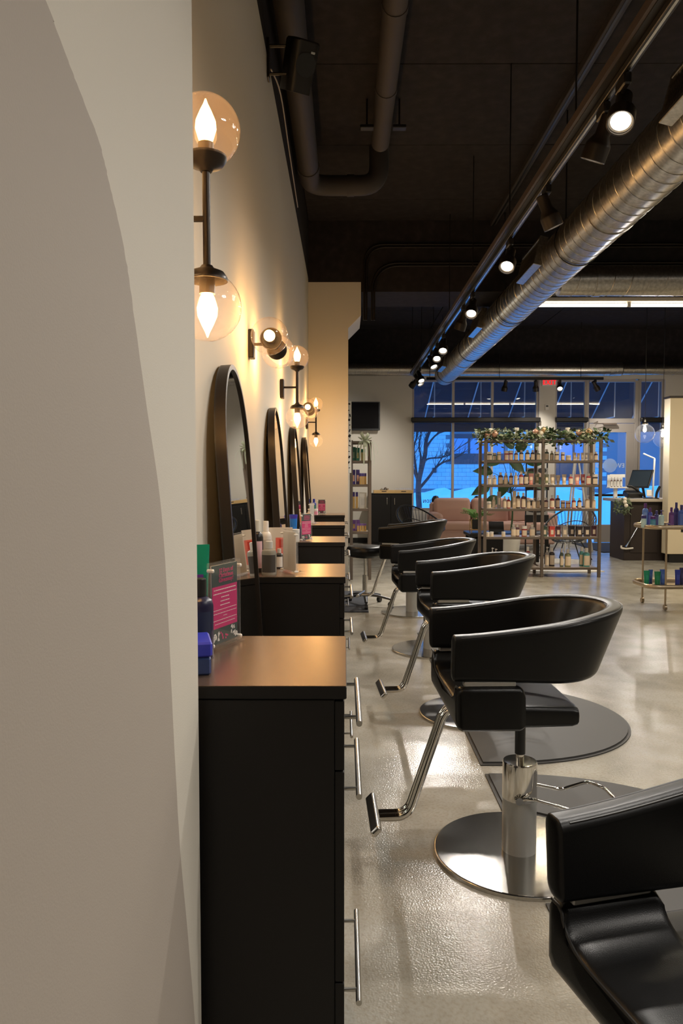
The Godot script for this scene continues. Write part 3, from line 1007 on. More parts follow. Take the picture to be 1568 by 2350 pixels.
# ---------------------------------------------------------------- styling stations
func stations() -> void:
	var ord := ["beside the arch wall", "between the first two tall mirrors", "holding the blue cups", "between the last two mirrors", "against the end column"]
	var src: Node3D
	for i in 5:
		var label: String = "black styling station cabinet with steel bar handles " + ord[i]
		var pos := Vector3(0, 0, -(1.39 + 1.515 * i))
		if i == 0:
			src = thing("styling_station", label, "cabinet", pos, 0.0, "styling stations")
			var slab := one_box("top", Vector3(-0.1975, 0.8865, -0.22), Vector3(0.403, 0.025, 0.44), M.laminate, src, 0.002)
			one_box("laminate_sheet", Vector3(-0.1975, 0.8995, -0.22), Vector3(0.401, 0.001, 0.438), M.counter, slab)
			one_box("body", Vector3(-0.2085, 0.452, -0.22), Vector3(0.379, 0.84, 0.432), M.laminate, src, 0.001)
			one_box("plinth", Vector3(-0.22, 0.016, -0.22), Vector3(0.33, 0.032, 0.40), M.plastic_black, src)
			for f in [[0.735, 0.870, 0.812, "drawer"], [0.316, 0.732, 0.665, "cupboard_door"], [0.04, 0.313, 0.243, "drawer"]]:
				var fr := one_box(f[3], Vector3(-0.0095, (f[0] + f[1]) / 2, -0.22), Vector3(0.018, f[1] - f[0], 0.434), M.laminate, src, 0.0015)
				begin()
				tube([Vector3(0.029, f[2], -0.045), Vector3(0.029, f[2], -0.36)], 0.0062, 12)
				for z in [-0.085, -0.32]:
					tube([Vector3(-0.001, f[2], z), Vector3(0.027, f[2], z)], 0.0042, 8)
				fin("handle", M.steel, fr)
		else:
			dup(src, label, pos, 0.0)
	# tall arched mirrors leaning on the wall between the stations
	var w := 0.62
	var h := 1.66
	var outer := PackedVector2Array()
	var inner := PackedVector2Array()
	for pass_i in 2:
		var ins := 0.0 if pass_i == 0 else 0.016
		var out := PackedVector2Array()
		out.append(Vector2(-w / 2 + ins, ins))
		out.append(Vector2(w / 2 - ins, ins))
		for k in 29:
			var a := PI * k / 28.0
			out.append(Vector2(cos(a) * (w / 2 - ins), h - w / 2 + sin(a) * (w / 2 - ins)))
		if pass_i == 0:
			outer = out
		else:
			inner = out
	# local frame: polygon x runs along depth, polygon y up, thickness towards the room
	var xf := Transform3D(Basis(Vector3(0, 0, -1), Vector3(1, 0, 0), Vector3(0, 1, 0)), Vector3.ZERO)
	begin()
	var t := PackedVector3Array()
	var n := outer.size()
	for i in n:
		var k := (i + 1) % n
		var a := xf * Vector3(outer[i].x, 0, outer[i].y); var b := xf * Vector3(outer[k].x, 0, outer[k].y)
		var c := xf * Vector3(outer[k].x, 0.03, outer[k].y); var d := xf * Vector3(outer[i].x, 0.03, outer[i].y)
		var e := xf * Vector3(inner[i].x, 0.03, inner[i].y); var f := xf * Vector3(inner[k].x, 0.03, inner[k].y)
		var g := xf * Vector3(inner[i].x, 0.022, inner[i].y); var hh := xf * Vector3(inner[k].x, 0.022, inner[k].y)
		var p := xf * Vector3(inner[i].x, 0.0, inner[i].y); var q := xf * Vector3(inner[k].x, 0.0, inner[k].y)
		quad(t, a, b, c, d); quad(t, d, c, f, e); quad(t, e, f, hh, g); quad(t, g, hh, q, p); quad(t, p, q, b, a)
	shell(t, 30.0)
	var fm := st.commit()
	begin(); prism(inner, 0.016, 0.0225, xf, 0.0, 20.0); var gm := st.commit()
	begin(); prism(outer, -0.004, 0.0, xf, 0.0, 20.0); var bm := st.commit()
	var which := ["nearest the arch wall", "before the station with the blue cups", "behind the blue cups", "nearest the end column"]
	for i in 4:
		var o := thing("arched_mirror", "tall arched leaning mirror " + which[i], "mirror", Vector3(-0.286, 0.0, -(2.44 + 1.515 * i)), 0.016, "arched mirrors")
		var lean := 0.0633
		for part in [["frame", fm, M.dark_frame], ["glass", gm, M.mirror], ["backing", bm, M.plastic_black]]:
			put(part[0], part[1], part[2], o).rotation = Vector3(0, 0, lean)

# ---------------------------------------------------------------- chairs
func band_ring(u: float, grow: float) -> PackedVector3Array:
	# u in 0..1 from the near arm round the back to the far arm; a rounded section
	var ring := PackedVector3Array()
	var sx := 0.02
	var straight := 0.275
	var curve := 0.98
	var total := straight * 2 + curve
	var s := u * total
	var a := 0.0
	var x := 0.0
	var side := 1.0
	if s < straight:
		x = -0.255 + s; a = 0.0
	elif s > straight + curve:
		x = -0.255 + (total - s); a = PI; side = -1.0
	else:
		a = PI * (s - straight) / curve
	var frac := clampf((x + 0.255 if (s < straight or s > straight + curve) else 0.275 + sin(a) * 0.30) / 0.575, 0, 1)
	var top := lerpf(0.812, 0.878, smoothstep(0.0, 1.0, frac) * 0.5 + frac * 0.5)
	var bot := lerpf(0.668, 0.650, frac)
	var thick := 0.056
	var seg := 4
	for p in rrect(thick - 2 * grow, top - bot - 2 * grow, 0.02, seg):
		var hy := (top + bot) / 2 + p.y
		var up := (hy - 0.62) / 0.26     # 0 bottom .. 1 top
		var fx := lerpf(0.205, 0.315, up)  # flare of the back
		var fz := lerpf(0.248, 0.270, up)
		var off := p.x - thick / 2
		if s < straight or s > straight + curve:
			ring.append(Vector3(x, hy, (fz + off) * side))
		else:
			ring.append(Vector3(sx + sin(a) * (fx + off), hy, cos(a) * (fz + off)))
	return ring
func seat_ring(x: float, shrink: float, wing: float, lower: float) -> PackedVector3Array:
	# section across the seat (z, y): wings at both sides, dished seat between
	var w := 0.270 - shrink
	var bot := 0.520 + shrink - lower * 0.0
	var seat := 0.600 - shrink - lower
	var wt := lerpf(seat, 0.654 - shrink, wing)
	var tw := 0.05
	var pts := PackedVector3Array()
	var prof := [[-w + 0.012, bot], [-w, bot + 0.012], [-w, wt - 0.014], [-w + 0.006, wt - 0.004], [-w + 0.016, wt], [-w + tw - 0.012, wt], [-w + tw, wt - 0.008 * wing]]
	for k in range(1, 7):
		var a := PI / 2 * k / 6.0
		prof.append([-w + tw + (1 - cos(a)) * 0.085, wt - (wt - seat) * sin(a) - 0.004 * wing])
	var full := []
	for p in prof:
		full.append(p)
	for k in range(prof.size() - 1, -1, -1):
		full.append([-prof[k][0], prof[k][1]])
	for p in full:
		pts.append(Vector3(x + 0.022, p[1], p[0]))
	return pts

func chair_proto() -> Node3D:
	var o := thing("salon_chair", "", "chair", Vector3.ZERO, 0.0, "salon chairs")
	# arm and back band
	var rings := []
	var n := 46
	for e in [0.018, 0.008, 0.002]:
		var r := band_ring(0.0, e)
		for k in r.size():
			r[k].x -= 0.018 - e if e < 0.01 else 0.0
		rings.append(r)
	for i in n + 1:
		var r := band_ring(float(i) / n, 0.0)
		if i == 0 or i == n:
			for k in r.size():
				r[k].x -= 0.016
		rings.append(r)
	for e in [0.002, 0.008, 0.018]:
		var r := band_ring(1.0, e)
		for k in r.size():
			r[k].x -= 0.018 - e if e < 0.01 else 0.0
		rings.append(r)
	# order the end rings front to back so that the ends are domed
	for k in 3:
		for j in rings[k].size():
			rings[k][j].x = -0.255 - [0.0235, 0.0225, 0.0195][k]
			rings[rings.size() - 1 - k][j].x = -0.255 - [0.0235, 0.0225, 0.0195][k]
	begin(); loft(rings, true, true, 50.0); fin("backrest", M.leather, o)
	# piping along both edges of the band top
	for side in [0.006, 0.05]:
		var pts := []
		for i in n + 1:
			var r := band_ring(float(i) / n, 0.0)
			var inner: bool = side > 0.03
			var best := r[0]
			var j := 2 if not inner else 7
			best = r[j]
			pts.append(best)
		begin(); tube(pts, 0.0022, 5); fin("piping", M.piping, o)
	# seat with side wings, wings stop half way back
	var sr := []
	sr.append(seat_ring(-0.292, 0.030, 0.7, 0.012))
	sr.append(seat_ring(-0.290, 0.018, 0.85, 0.010))
	sr.append(seat_ring(-0.284, 0.006, 0.97, 0.006))
	sr.append(seat_ring(-0.272, 0.0, 1.0, 0.002))
	for k in 5:
		sr.append(seat_ring(-0.24 + k * 0.036, 0.0, 1.0, 0.0))
	sr.append(seat_ring(-0.088, 0.002, 0.96, 0.0))
	sr.append(seat_ring(-0.080, 0.006, 0.80, 0.0))
	sr.append(seat_ring(-0.078, 0.008, 0.0, 0.0))
	sr.append(seat_ring(-0.05, 0.008, 0.0, 0.0))
	sr.append(seat_ring(0.07, 0.010, 0.0, 0.0))
	sr.append(seat_ring(0.088, 0.014, 0.0, 0.0))
	sr.append(seat_ring(0.094, 0.026, 0.0, 0.0))
	begin(); loft(sr, true, true, 50.0); fin("seat", M.leather, o)
	var pp := []
	for p in seat_ring(-0.283, 0.002, 1.0, 0.0):
		if p.y > 0.58 and absf(p.z) < 0.257:
			pp.append(p + Vector3(-0.004, 0.0, 0))
	begin(); tube(pp, 0.003, 5); fin("seat_piping", M.piping, o)
	# steel plates between wings and arms
	for s in [-1, 1]:
		begin(); box(Vector3(-0.163, 0.661, s * 0.232), Vector3(0.16, 0.016, 0.03), 0.003); fin("bracket", M.pump_grey, o)
	begin(); box(Vector3(-0.08, 0.515, 0), Vector3(0.26, 0.02, 0.20), 0.004); fin("seat_plate", M.black_metal, o)
	# hydraulic pump
	begin(); lathe([[0, 0.0], [0, 0.0], [0.290, 0.0], [0.290, 0.012], [0.284, 0.0155], [0.06, 0.0165], [0, 0.0165]], Transform3D(), 72); fin("base_disc", M.base_steel, o)
	begin(); lathe([[0, 0.0165], [0.0575, 0.0165], [0.0575, 0.200], [0, 0.200]], Transform3D(), 40); fin("pump_body", M.pump_grey, o)
	begin(); lathe([[0, 0.200], [0.0585, 0.200], [0.0585, 0.322], [0.055, 0.327], [0.0, 0.328]], Transform3D(), 40); fin("pump_collar", M.chrome, o)
	begin(); lathe([[0, 0.328], [0.013, 0.328], [0.013, 0.36], [0, 0.36]], Transform3D(), 16); fin("piston", M.chrome, o)
	begin(); lathe([[0, 0.352], [0.018, 0.352], [0.018, 0.525], [0, 0.525]], Transform3D(), 20); fin("piston_sleeve", M.plastic_black, o)
	# pump lever: a bent rod loop
	begin()
	var lev := [Vector3(-0.02, 0.215, 0.064), Vector3(0.02, 0.225, 0.075), Vector3(0.17, 0.185, 0.088), Vector3(0.27, 0.215, 0.085), Vector3(0.315, 0.205, 0.05), Vector3(0.315, 0.205, -0.05), Vector3(0.27, 0.215, -0.085), Vector3(0.17, 0.185, -0.088), Vector3(0.02, 0.225, -0.075), Vector3(-0.02, 0.215, -0.064)]
	tube(bend(lev, 0.02, 4), 0.0062, 8)
	for s in [-1, 1]:
		tube([Vector3(-0.02, 0.215, s * 0.05), Vector3(-0.02, 0.215, s * 0.074)], 0.013, 12)
	fin("foot_pump_lever", M.chrome, o)
	# footrest: a pair of bent tubes and a T-bar
	var fr := Node3D.new(); fr.name = "footrest"; o.add_child(fr)
	begin()
	for s in [-1, 1]:
		tube(bend([Vector3(-0.20, 0.525, s * 0.016), Vector3(-0.262, 0.505, s * 0.016), Vector3(-0.385, 0.142, s * 0.016), Vector3(-0.49, 0.142, s * 0.016)], 0.045, 6), 0.0135, 12)
	fin("tubes", M.chrome, fr)
	begin(); box(Vector3(-0.502, 0.148, 0), Vector3(0.040, 0.024, 0.27), 0.010, Basis(Vector3(0, 0, 1), 0.8), 3); fin("foot_bar", M.steel, fr)
	return o

func chairs() -> void:
	var spots := [[0.693, 1.12, 15.0, "black leather salon chair cut off by the frame, seat seen from above"],
		[0.60, 2.49, 2.0, "black leather salon chair with its chrome pump and lever in full view"],
		[0.70, 3.99, 4.0, "black leather salon chair facing the mirror before the blue cups"],
		[0.645, 5.47, 3.0, "black leather salon chair with dull steel disc reflecting blue light"],
		[0.64, 6.98, -14.0, "black leather salon chair beside the rolling stool"]]
	var drop := [-0.11, 0.0, 0.0, -0.045, 0.01]
	var src: Node3D
	for i in spots.size():
		var s: Array = spots[i]
		var pos := Vector3(s[0], 0, -s[1])
		if i == 0:
			src = chair_proto()
			src.position = pos
			src.rotation.y = deg_to_rad(s[2])
			src.set_meta("label", s[3])
		else:
			dup(src, s[3], pos, deg_to_rad(s[2]))
	for i in spots.size():
		# each seat is pumped to its own height
		var o: Node3D = get_node(NodePath("salon_chair" if i == 0 else "salon_chair_%03d" % i))
		for part in o.get_children():
			if not String(part.name).begins_with("base_") and not String(part.name).begins_with("pump_") and not String(part.name).begins_with("foot_pump") and String(part.name) != "piston":
				part.position.y += drop[i]
	# anti-fatigue mats with a round cut-out for the chair base
	var k := 0
	for a in [[0.61, 2.52, 0.60, 2.49, "dark grey half-round floor mat half hidden by the pump column"], [0.61, 3.90, 0.70, 3.99, "dark grey half-round floor mat with its curved edge fully in view"], [0.60, 5.42, 0.645, 5.47, "dark grey half-round floor mat partly hidden behind chair backs"]]:
		var poly := PackedVector2Array()
		for j in 41:
			var w := -PI / 2 + PI * j / 40.0
			poly.append(Vector2(a[0] + pow(absf(cos(w)), 0.85) * 0.88, -a[1] + sin(w) * 0.64))
		var hole := PackedVector2Array()
		for j in 40:
			hole.append(Vector2(a[2] + cos(TAU * j / 40.0) * 0.305, -a[3] + sin(TAU * j / 40.0) * 0.305))
		var cut := Geometry2D.clip_polygons(poly, hole)
		var o := thing("floor_mat", a[4], "mat", Vector3.ZERO, 0.0, "floor mats")
		begin()
		for c in cut:
			if c.size() > 8:
				prism(c, 0.0, 0.006, Transform3D(), 0.0, 30.0)
				for up in Geometry2D.offset_polygon(c, -0.014):
					prism(up, 0.006, 0.014, Transform3D(), 0.0, 30.0)
		fin("pad", M.rubber, o)
		k += 1
	# rolling stool
	var stool := thing("rolling_stool", "round black cushioned stool on a chrome stem with castors", "stool", Vector3(0.205, 0, -7.35))
	begin(); lathe([[0, 0.50], [0.17, 0.50], [0.185, 0.515], [0.19, 0.55], [0.18, 0.585], [0.16, 0.60], [0, 0.605]], Transform3D(), 32, 50.0); fin("cushion", M.leather, stool)
	begin(); lathe([[0, 0.485], [0.10, 0.485], [0.10, 0.50], [0, 0.50]], Transform3D(), 20); fin("seat_plate", M.black_metal, stool)
	begin(); lathe([[0, 0.30], [0.013, 0.30], [0.013, 0.485], [0, 0.485]], Transform3D(), 14); fin("piston", M.chrome, stool)
	begin(); lathe([[0, 0.10], [0.024, 0.10], [0.024, 0.31], [0, 0.31]], Transform3D(), 16); fin("stem", M.steel, stool)
	for j in 5:
		var a := TAU * j / 5.0 + 0.3
		var dir := Vector3(cos(a), 0, sin(a))
		begin(); tube([Vector3(0, 0.115, 0), dir * 0.13 + Vector3(0, 0.105, 0), dir * 0.27 + Vector3(0, 0.075, 0)], 0.024, 8, true, false, 0.7, 0.015); var leg := fin("leg", M.plastic_black, stool)
		begin(); tube([dir * 0.265 + Vector3(-dir.z, 0, dir.x) * 0.016 + Vector3(0, 0.028, 0), dir * 0.265 - Vector3(-dir.z, 0, dir.x) * 0.016 + Vector3(0, 0.028, 0)], 0.028, 14); tube([dir * 0.265 + Vector3(0, 0.04, 0), dir * 0.265 + Vector3(0, 0.08, 0)], 0.008, 6); fin("castor", M.plastic_black, leg)

# ---------------------------------------------------------------- things on the stations
func sign_stand(label: String, pos: Vector3, turn: float, w: float, h: float, front: String, mirrored := false) -> Node3D:
	# an upright clear acrylic frame; its printed face looks along local +z
	var o := thing("sign_stand", label, "sign stand", pos, turn, "acrylic sign stands")
	one_box("acrylic_frame", Vector3(0, h / 2 + 0.006, 0), Vector3(w, h, 0.014), M.acrylic, o, 0.002)
	one_box("insert", Vector3(0, h / 2 + 0.004, 0), Vector3(w * 0.86, h * 0.94, 0.002), M.off_white, o)
	one_box("acrylic_foot", Vector3(0, 0.004, -0.012), Vector3(w, 0.008, 0.06), M.acrylic, o, 0.002)
	begin(); box(Vector3.ZERO, Vector3(0.008, 0.008, 0.018), 0.002); var clip := st.commit()
	for s in [-1, 1]:
		for y in [0.06, 0.94]:
			put("clip", clip, M.plastic_white, o, Vector3(s * w * 0.47, h * y, 0.002))
	if front == "poster":
		poster(o, w * 0.86, h * 0.94, Vector3(0, h / 2 + 0.004, 0.0016))
	return o
func poster(parent: Node, w: float, h: float, at: Vector3) -> void:
	var bg := mat("poster_dark_green", c8(40, 60, 58), 0.5)
	var pk := mat("poster_pink", c8(196, 16, 104), 0.5)
	var pt := mat("poster_pink_ink", c8(214, 50, 118), 0.5)
	var wh: Material = M.plastic_white
	var p := one_box("poster", at, Vector3(w, h, 0.0008), bg, parent)
	one_box("colour_block", at + Vector3(0, -h * 0.035, 0.0005), Vector3(w * 0.98, h * 0.53, 0.0004), pk, p)
	var z := at.z + 0.001
	var lines := ["12 Days of", "Christmas", "Giveaway!"]
	for k in 3:
		lettering("heading", lines[k], h * 0.068, pt, p, Vector3(at.x + w * 0.05, at.y + h * (0.425 - 0.062 * k), z), Vector3.ZERO, "Droid Serif", 0.0003)
	# blocks of small print, too small to read in the photograph
	begin()
	for row in [[0.185, 0.86, 1.3], [0.135, 0.9, 1.3], [0.085, 0.30, 1.2], [0.035, 0.36, 1.2], [-0.015, 0.38, 1.2], [-0.07, 0.9, 0.8], [-0.115, 0.9, 0.8], [-0.155, 0.14, 0.8], [-0.20, 0.92, 0.8], [-0.245, 0.8, 0.8]]:
		var x: float = -row[1] * w / 2
		while x < row[1] * w / 2:
			var l := rng.randf_range(0.02, 0.07) * w
			bx(at.x + x, at.x + minf(x + l, row[1] * w / 2), at.y + row[0] * h - 0.003 * h * row[2], at.y + row[0] * h + 0.006 * h * row[2], -z, -z - 0.0003)
			x += l + 0.014 * w
	fin("small_print", wh, p)
	# leaves and flowers along the bottom
	begin()
	for k in 26:
		var s := -1.0 if k % 2 else 1.0
		var c := at + Vector3(s * rng.randf_range(0.24, 0.47) * w, -h * rng.randf_range(0.31 if s > 0 else 0.36, 0.475), 0.001)
		var b := Basis(Vector3(0, 0, 1), rng.randf_range(0, PI))
		lathe([[0, 0], [h * 0.027, 0], [h * 0.027, 0.0003], [0, 0.0003]], Transform3D(b * Basis(Vector3.RIGHT, PI / 2) * Basis.from_scale(Vector3(0.5, 1, 1)), c), 8)
	fin("leaf_print", wh, p)
	begin()
	for k in 9:
		var c := at + Vector3(rng.randf_range(-0.2, 0.16) * w, -h * rng.randf_range(0.34, 0.45), 0.0012)
		lathe([[0, 0], [h * 0.014, 0], [h * 0.014, 0.0003], [0, 0.0003]], Transform3D(Basis(Vector3.RIGHT, PI / 2), c), 8)
	fin("flower_print", pt, p)

func bottle(called: String, label: String, kind: String, pos: Vector3, h: float, w: float, body: Color, cap: Color, paper: Color, group := "", turn := 0.0, category := "bottle") -> Node3D:
	# a product with body, cap and label, h tall and w wide, label towards +z
	var o := thing(called, label, category, pos, turn, group)
	var r := w / 2
	var bm := tint(body, 0.35)
	var cm := tint(cap, 0.4)
	var pm := tint(paper, 0.6)
	var q := snappedf(w / h, 0.05)
	var key := kind + str(q)
	if not cache.has(key):
		var k := q / 2
		var set := []
		begin()
		match kind:
			"round":
				lathe([[0, 0], [k * 0.96, 0], [k, 0.02], [k, 0.66], [k * 0.9, 0.73], [k * 0.45, 0.78], [0, 0.78]], Transform3D(), 16, 45.0)
			"pump":
				lathe([[0, 0], [k * 0.96, 0], [k, 0.02], [k, 0.62], [k * 0.85, 0.69], [k * 0.4, 0.73], [0, 0.73]], Transform3D(), 16, 45.0)
			"jar":
				lathe([[0, 0], [k * 0.94, 0], [k, 0.04], [k, 0.70], [k * 0.92, 0.74], [0, 0.74]], Transform3D(), 18, 45.0)
			"tube":
				var rings := []
				for y in [0.16, 0.4, 0.7, 0.97, 1.0]:
					var ring := PackedVector3Array()
					var f: float = clampf((y - 0.16) / 0.81, 0, 1)
					for j in 16:
						var a := TAU * j / 16
						ring.append(Vector3(sin(a) * lerpf(k * 0.72, k, f), y, cos(a) * lerpf(k * 0.72, 0.006, f)))
					rings.append(ring)
				loft(rings, true, true, 45.0)
			"box":
				box(Vector3(0, 0.5, 0), Vector3(q, 1, q * 0.7), 0.012)
			"cup":
				lathe([[0, 0], [k * 0.7, 0], [k * 0.72, 0.02], [k, 0.98], [k, 1.0], [k * 0.94, 1.0], [k * 0.68, 0.06], [0, 0.06]], Transform3D(), 20, 45.0)
		set.append(st.commit())
		begin()
		match kind:
			"round":
				lathe([[0, 0.78], [k * 0.5, 0.78], [k * 0.5, 0.98], [k * 0.44, 1.0], [0, 1.0]], Transform3D(), 14)
			"pump":
				lathe([[0, 0.73], [k * 0.42, 0.73], [k * 0.42, 0.80], [k * 0.16, 0.82], [k * 0.16, 0.92], [k * 0.4, 0.93], [k * 0.4, 0.98], [0, 1.0]], Transform3D(), 12)
				box(Vector3(k * 0.45, 0.955, 0), Vector3(k * 0.9, 0.035, k * 0.3), 0.008)
			"jar":
				lathe([[0, 0.74], [k, 0.74], [k * 1.02, 0.76], [k * 1.02, 0.98], [k * 0.98, 1.0], [0, 1.0]], Transform3D(), 18)
			"tube":
				lathe([[0, 0], [k * 0.72, 0], [k * 0.74, 0.02], [k * 0.74, 0.16], [0, 0.16]], Transform3D(), 16)
			"box":
				box(Vector3(0, 0.86, 0), Vector3(q * 1.012, 0.285, q * 0.712), 0.01)
			"cup":
				lathe([[0, 0.70], [k * 0.94, 0.80], [k * 0.95, 0.82], [k * 1.03, 0.98], [k * 1.03, 1.005], [k * 0.98, 1.005]], Transform3D(), 20)
		set.append(st.commit())
		begin()
		match kind:
			"box":
				box(Vector3(0, 0.42, q * 0.352), Vector3(q * 0.5, 0.42, 0.006))
			"tube":
				box(Vector3(0, 0.55, k * 0.42), Vector3(k * 0.9, 0.3, 0.012), 0.0, Basis(Vector3.RIGHT, -k * 0.85))
			_:
				var y0 := 0.08 if kind != "cup" else 0.3
				var y1 := 0.60 if kind != "cup" else 0.5
				lathe([[k * 1.012, y0], [k * 1.018, y0 + 0.01], [k * 1.018, y1 - 0.01], [k * 1.012, y1]], Transform3D(), 8, 60.0, 2.1)
		set.append(st.commit())
		cache[key] = set
	var s: Array = cache[key]
	var names3 := ["body", "cap", "label"]
	if kind == "box":
		names3 = ["carton", "carton_top", "label"]
	elif kind == "jar":
		names3 = ["jar_body", "lid", "label"]
	for i in 3:
		var p := put(names3[i], s[i], [bm, cm, pm][i], o)
		p.scale = Vector3.ONE * h
	return o
func tint(c: Color, rough: float) -> StandardMaterial3D:
	var key := "t%02x%02x%02x" % [int(c.r8 / 6.0), int(c.g8 / 6.0), int(c.b8 / 6.0)]
	if not M.has(key):
		mat(key, c, rough)
	return M[key]

func counter_goods() -> void:
	var y := 0.9
	# station by the arch wall
	var a := at_height(484, 1494, y); var b := at_height(545, 1469, y)
	var dir := b - a
	sign_stand("clear stand with a pink and dark green giveaway poster by the arch wall", (a + b) / 2, atan2(-dir.z, dir.x), dir.length() + 0.012, 0.195, "poster")
	var navy := c8(22, 24, 60); var blue := c8(52, 62, 190); var teal := c8(0, 138, 108); var violet := c8(96, 50, 140)
	bottle("spray_bottle", "navy blue bottle with a glossy black cap behind the arch wall edge", "round", Vector3(-0.318, y, -1.61), 0.175, 0.06, navy, c8(12, 12, 16), c8(26, 40, 70))
	bottle("product_tube", "tall green and violet tube standing behind the navy bottle", "tube", Vector3(-0.352, y, -1.76), 0.235, 0.062, teal, violet, violet, "", 0.3, "tube")
	bottle("product_jar", "violet blue jar between the navy bottle and the green tube", "jar", Vector3(-0.370, y, -1.67), 0.20, 0.05, blue, c8(52, 60, 180), violet, "", 0.0, "jar")
	var bxo := thing("gift_box", "flat blue box with a lid cut off by the arch wall", "box", Vector3(-0.335, y, -1.50), 0.25)
	one_box("box_base", Vector3(0, 0.018, 0), Vector3(0.115, 0.036, 0.10), tint(c8(50, 70, 120), 0.4), bxo, 0.004)
	one_box("box_lid", Vector3(0, 0.052, 0), Vector3(0.12, 0.03, 0.105), tint(blue, 0.4), bxo, 0.004)
	# second station: sign, spray bottle, striped bottle, cards
	a = at_height(650, 1296, y); b = at_height(681, 1301, y)
	dir = b - a
	sign_stand("clear sign stand seen from its blank back on the second station", Vector3(-0.226, y, -3.03), deg_to_rad(-56), 0.12, 0.17, "")
	bottle("clear_spray_bottle", "clear plastic bottle with a grey label on the second station", "round", at_height(618, 1318, y), 0.135, 0.062, c8(150, 148, 138), c8(200, 200, 196), c8(66, 62, 58))
	bottle("striped_bottle", "tall black bottle with pink stripes and a cream cap", "round", at_height(590, 1312, y), 0.215, 0.052, c8(30, 28, 30), c8(226, 220, 204), c8(228, 190, 200))
	var sb: Node3D = get_node("striped_bottle")
	for k in 4:
		begin(); lathe([[0.0262, 0.028 + k * 0.033], [0.0268, 0.029 + k * 0.033], [0.0268, 0.044 + k * 0.033], [0.0262, 0.045 + k * 0.033]], Transform3D(Basis(Vector3(0, 0, 1), 0.18), Vector3.ZERO), 20); fin("stripe", tint(c8(226, 186, 196), 0.5), sb)
	bottle("mousse_can", "white can with a domed cap beside the striped bottle", "round", Vector3(-0.345, y, -3.24), 0.20, 0.05, c8(220, 218, 214), c8(235, 233, 228), c8(190, 186, 180))
	bottle("small_bottle", "small dark bottle with a white label behind the clear bottle", "round", at_height(641, 1304, y), 0.085, 0.036, c8(34, 32, 32), c8(196, 192, 186), c8(220, 216, 210))
	var cd := thing("greeting_card", "white card with a red picture leaning behind the clear bottle", "card", Vector3(-0.285, y, -3.27), 0.15)
	one_box("sheet", Vector3(0, 0.085, 0), Vector3(0.11, 0.17, 0.003), M.off_white, cd)
	one_box("picture", Vector3(0.015, 0.07, 0.002), Vector3(0.07, 0.11, 0.001), tint(c8(226, 110, 96), 0.6), cd)
	one_box("red_spot", Vector3(0.015, 0.10, 0.003), Vector3(0.04, 0.035, 0.001), M.red_dot, cd)
	# third station: blue cups, sign with pink poster, glass jar
	bottle("cup_stack", "stack of bright blue plastic cups with violet rims", "cup", at_height(668, 1242, y) + Vector3(0, 0, -0.22), 0.15, 0.055, c8(30, 110, 190), c8(60, 50, 160), c8(34, 120, 200), "", 0.0, "cups")
	bottle("dark_bottle", "dark violet bottle right of the blue cups", "round", Vector3(-0.265, y, -4.70), 0.10, 0.045, c8(40, 32, 80), c8(50, 40, 100), c8(44, 36, 90))
	var sg := sign_stand("clear sign stand with pink poster edge on the blue cup station", Vector3(-0.235, y, -4.52), deg_to_rad(52), 0.10, 0.165, "poster")
	bottle("glass_jar", "clear glass jar in front of the sign on the blue cup station", "jar", Vector3(-0.30, y, -4.47), 0.075, 0.055, c8(176, 176, 168), c8(200, 200, 196), c8(190, 190, 184), "", 0.0, "jar")
	# fourth station
	sign_stand("clear blank sign stand on the station after the blue cups", Vector3(-0.27, y, -6.12), deg_to_rad(-108), 0.11, 0.17, "")
	bottle("cream_bottle", "small cream and orange bottle on the station after the blue cups", "pump", Vector3(-0.30, y, -6.22), 0.12, 0.045, c8(226, 196, 172), c8(236, 226, 214), c8(232, 150, 110))
	# last station
	sign_stand("clear sign stand with pink poster on the last station by the column", Vector3(-0.235, y, -7.62), deg_to_rad(6), 0.085, 0.15, "poster")
	bottle("blue_bottle", "bright blue and green bottle on the last station by the column", "round", Vector3(-0.315, y, -7.60), 0.16, 0.05, c8(30, 50, 170), c8(26, 40, 150), c8(20, 120, 100))
	bottle("pink_jar", "white and pink jar on the last station by the column", "jar", Vector3(-0.295, y, -7.50), 0.06, 0.05, c8(236, 214, 222), c8(240, 236, 236), c8(226, 150, 180), "", 0.0, "jar")

# ---------------------------------------------------------------- lounge at the back
func cushion(called: String, label: String, c: Vector3, s: Vector3, mt: Material, rot: Vector3, group := "") -> void:
	var o := thing(called, label, "cushion", c, 0.0, group)
	o.rotation = rot
	begin()
	var rings := []
	for i in 9:
		var v := -1.0 + 2.0 * i / 8.0
		var ring := PackedVector3Array()
		for j in 24:
			var a := TAU * j / 24
			var ex := signf(cos(a)) * pow(absf(cos(a)), 0.5)
			var ez := signf(sin(a)) * pow(absf(sin(a)), 0.5)
			var k := pow(maxf(1.0 - v * v, 0.0), 0.28)
			ring.append(Vector3(ex * s.x / 2 * (0.86 + 0.14 * k), ez * s.y / 2 * (0.86 + 0.14 * k), v * s.z / 2 * (1.0 - 0.45 * pow(maxf(absf(ex), absf(ez)), 3.0))))
		rings.append(ring)
	loft(rings, true, true, 60.0)
	fin("cover", mt, o)

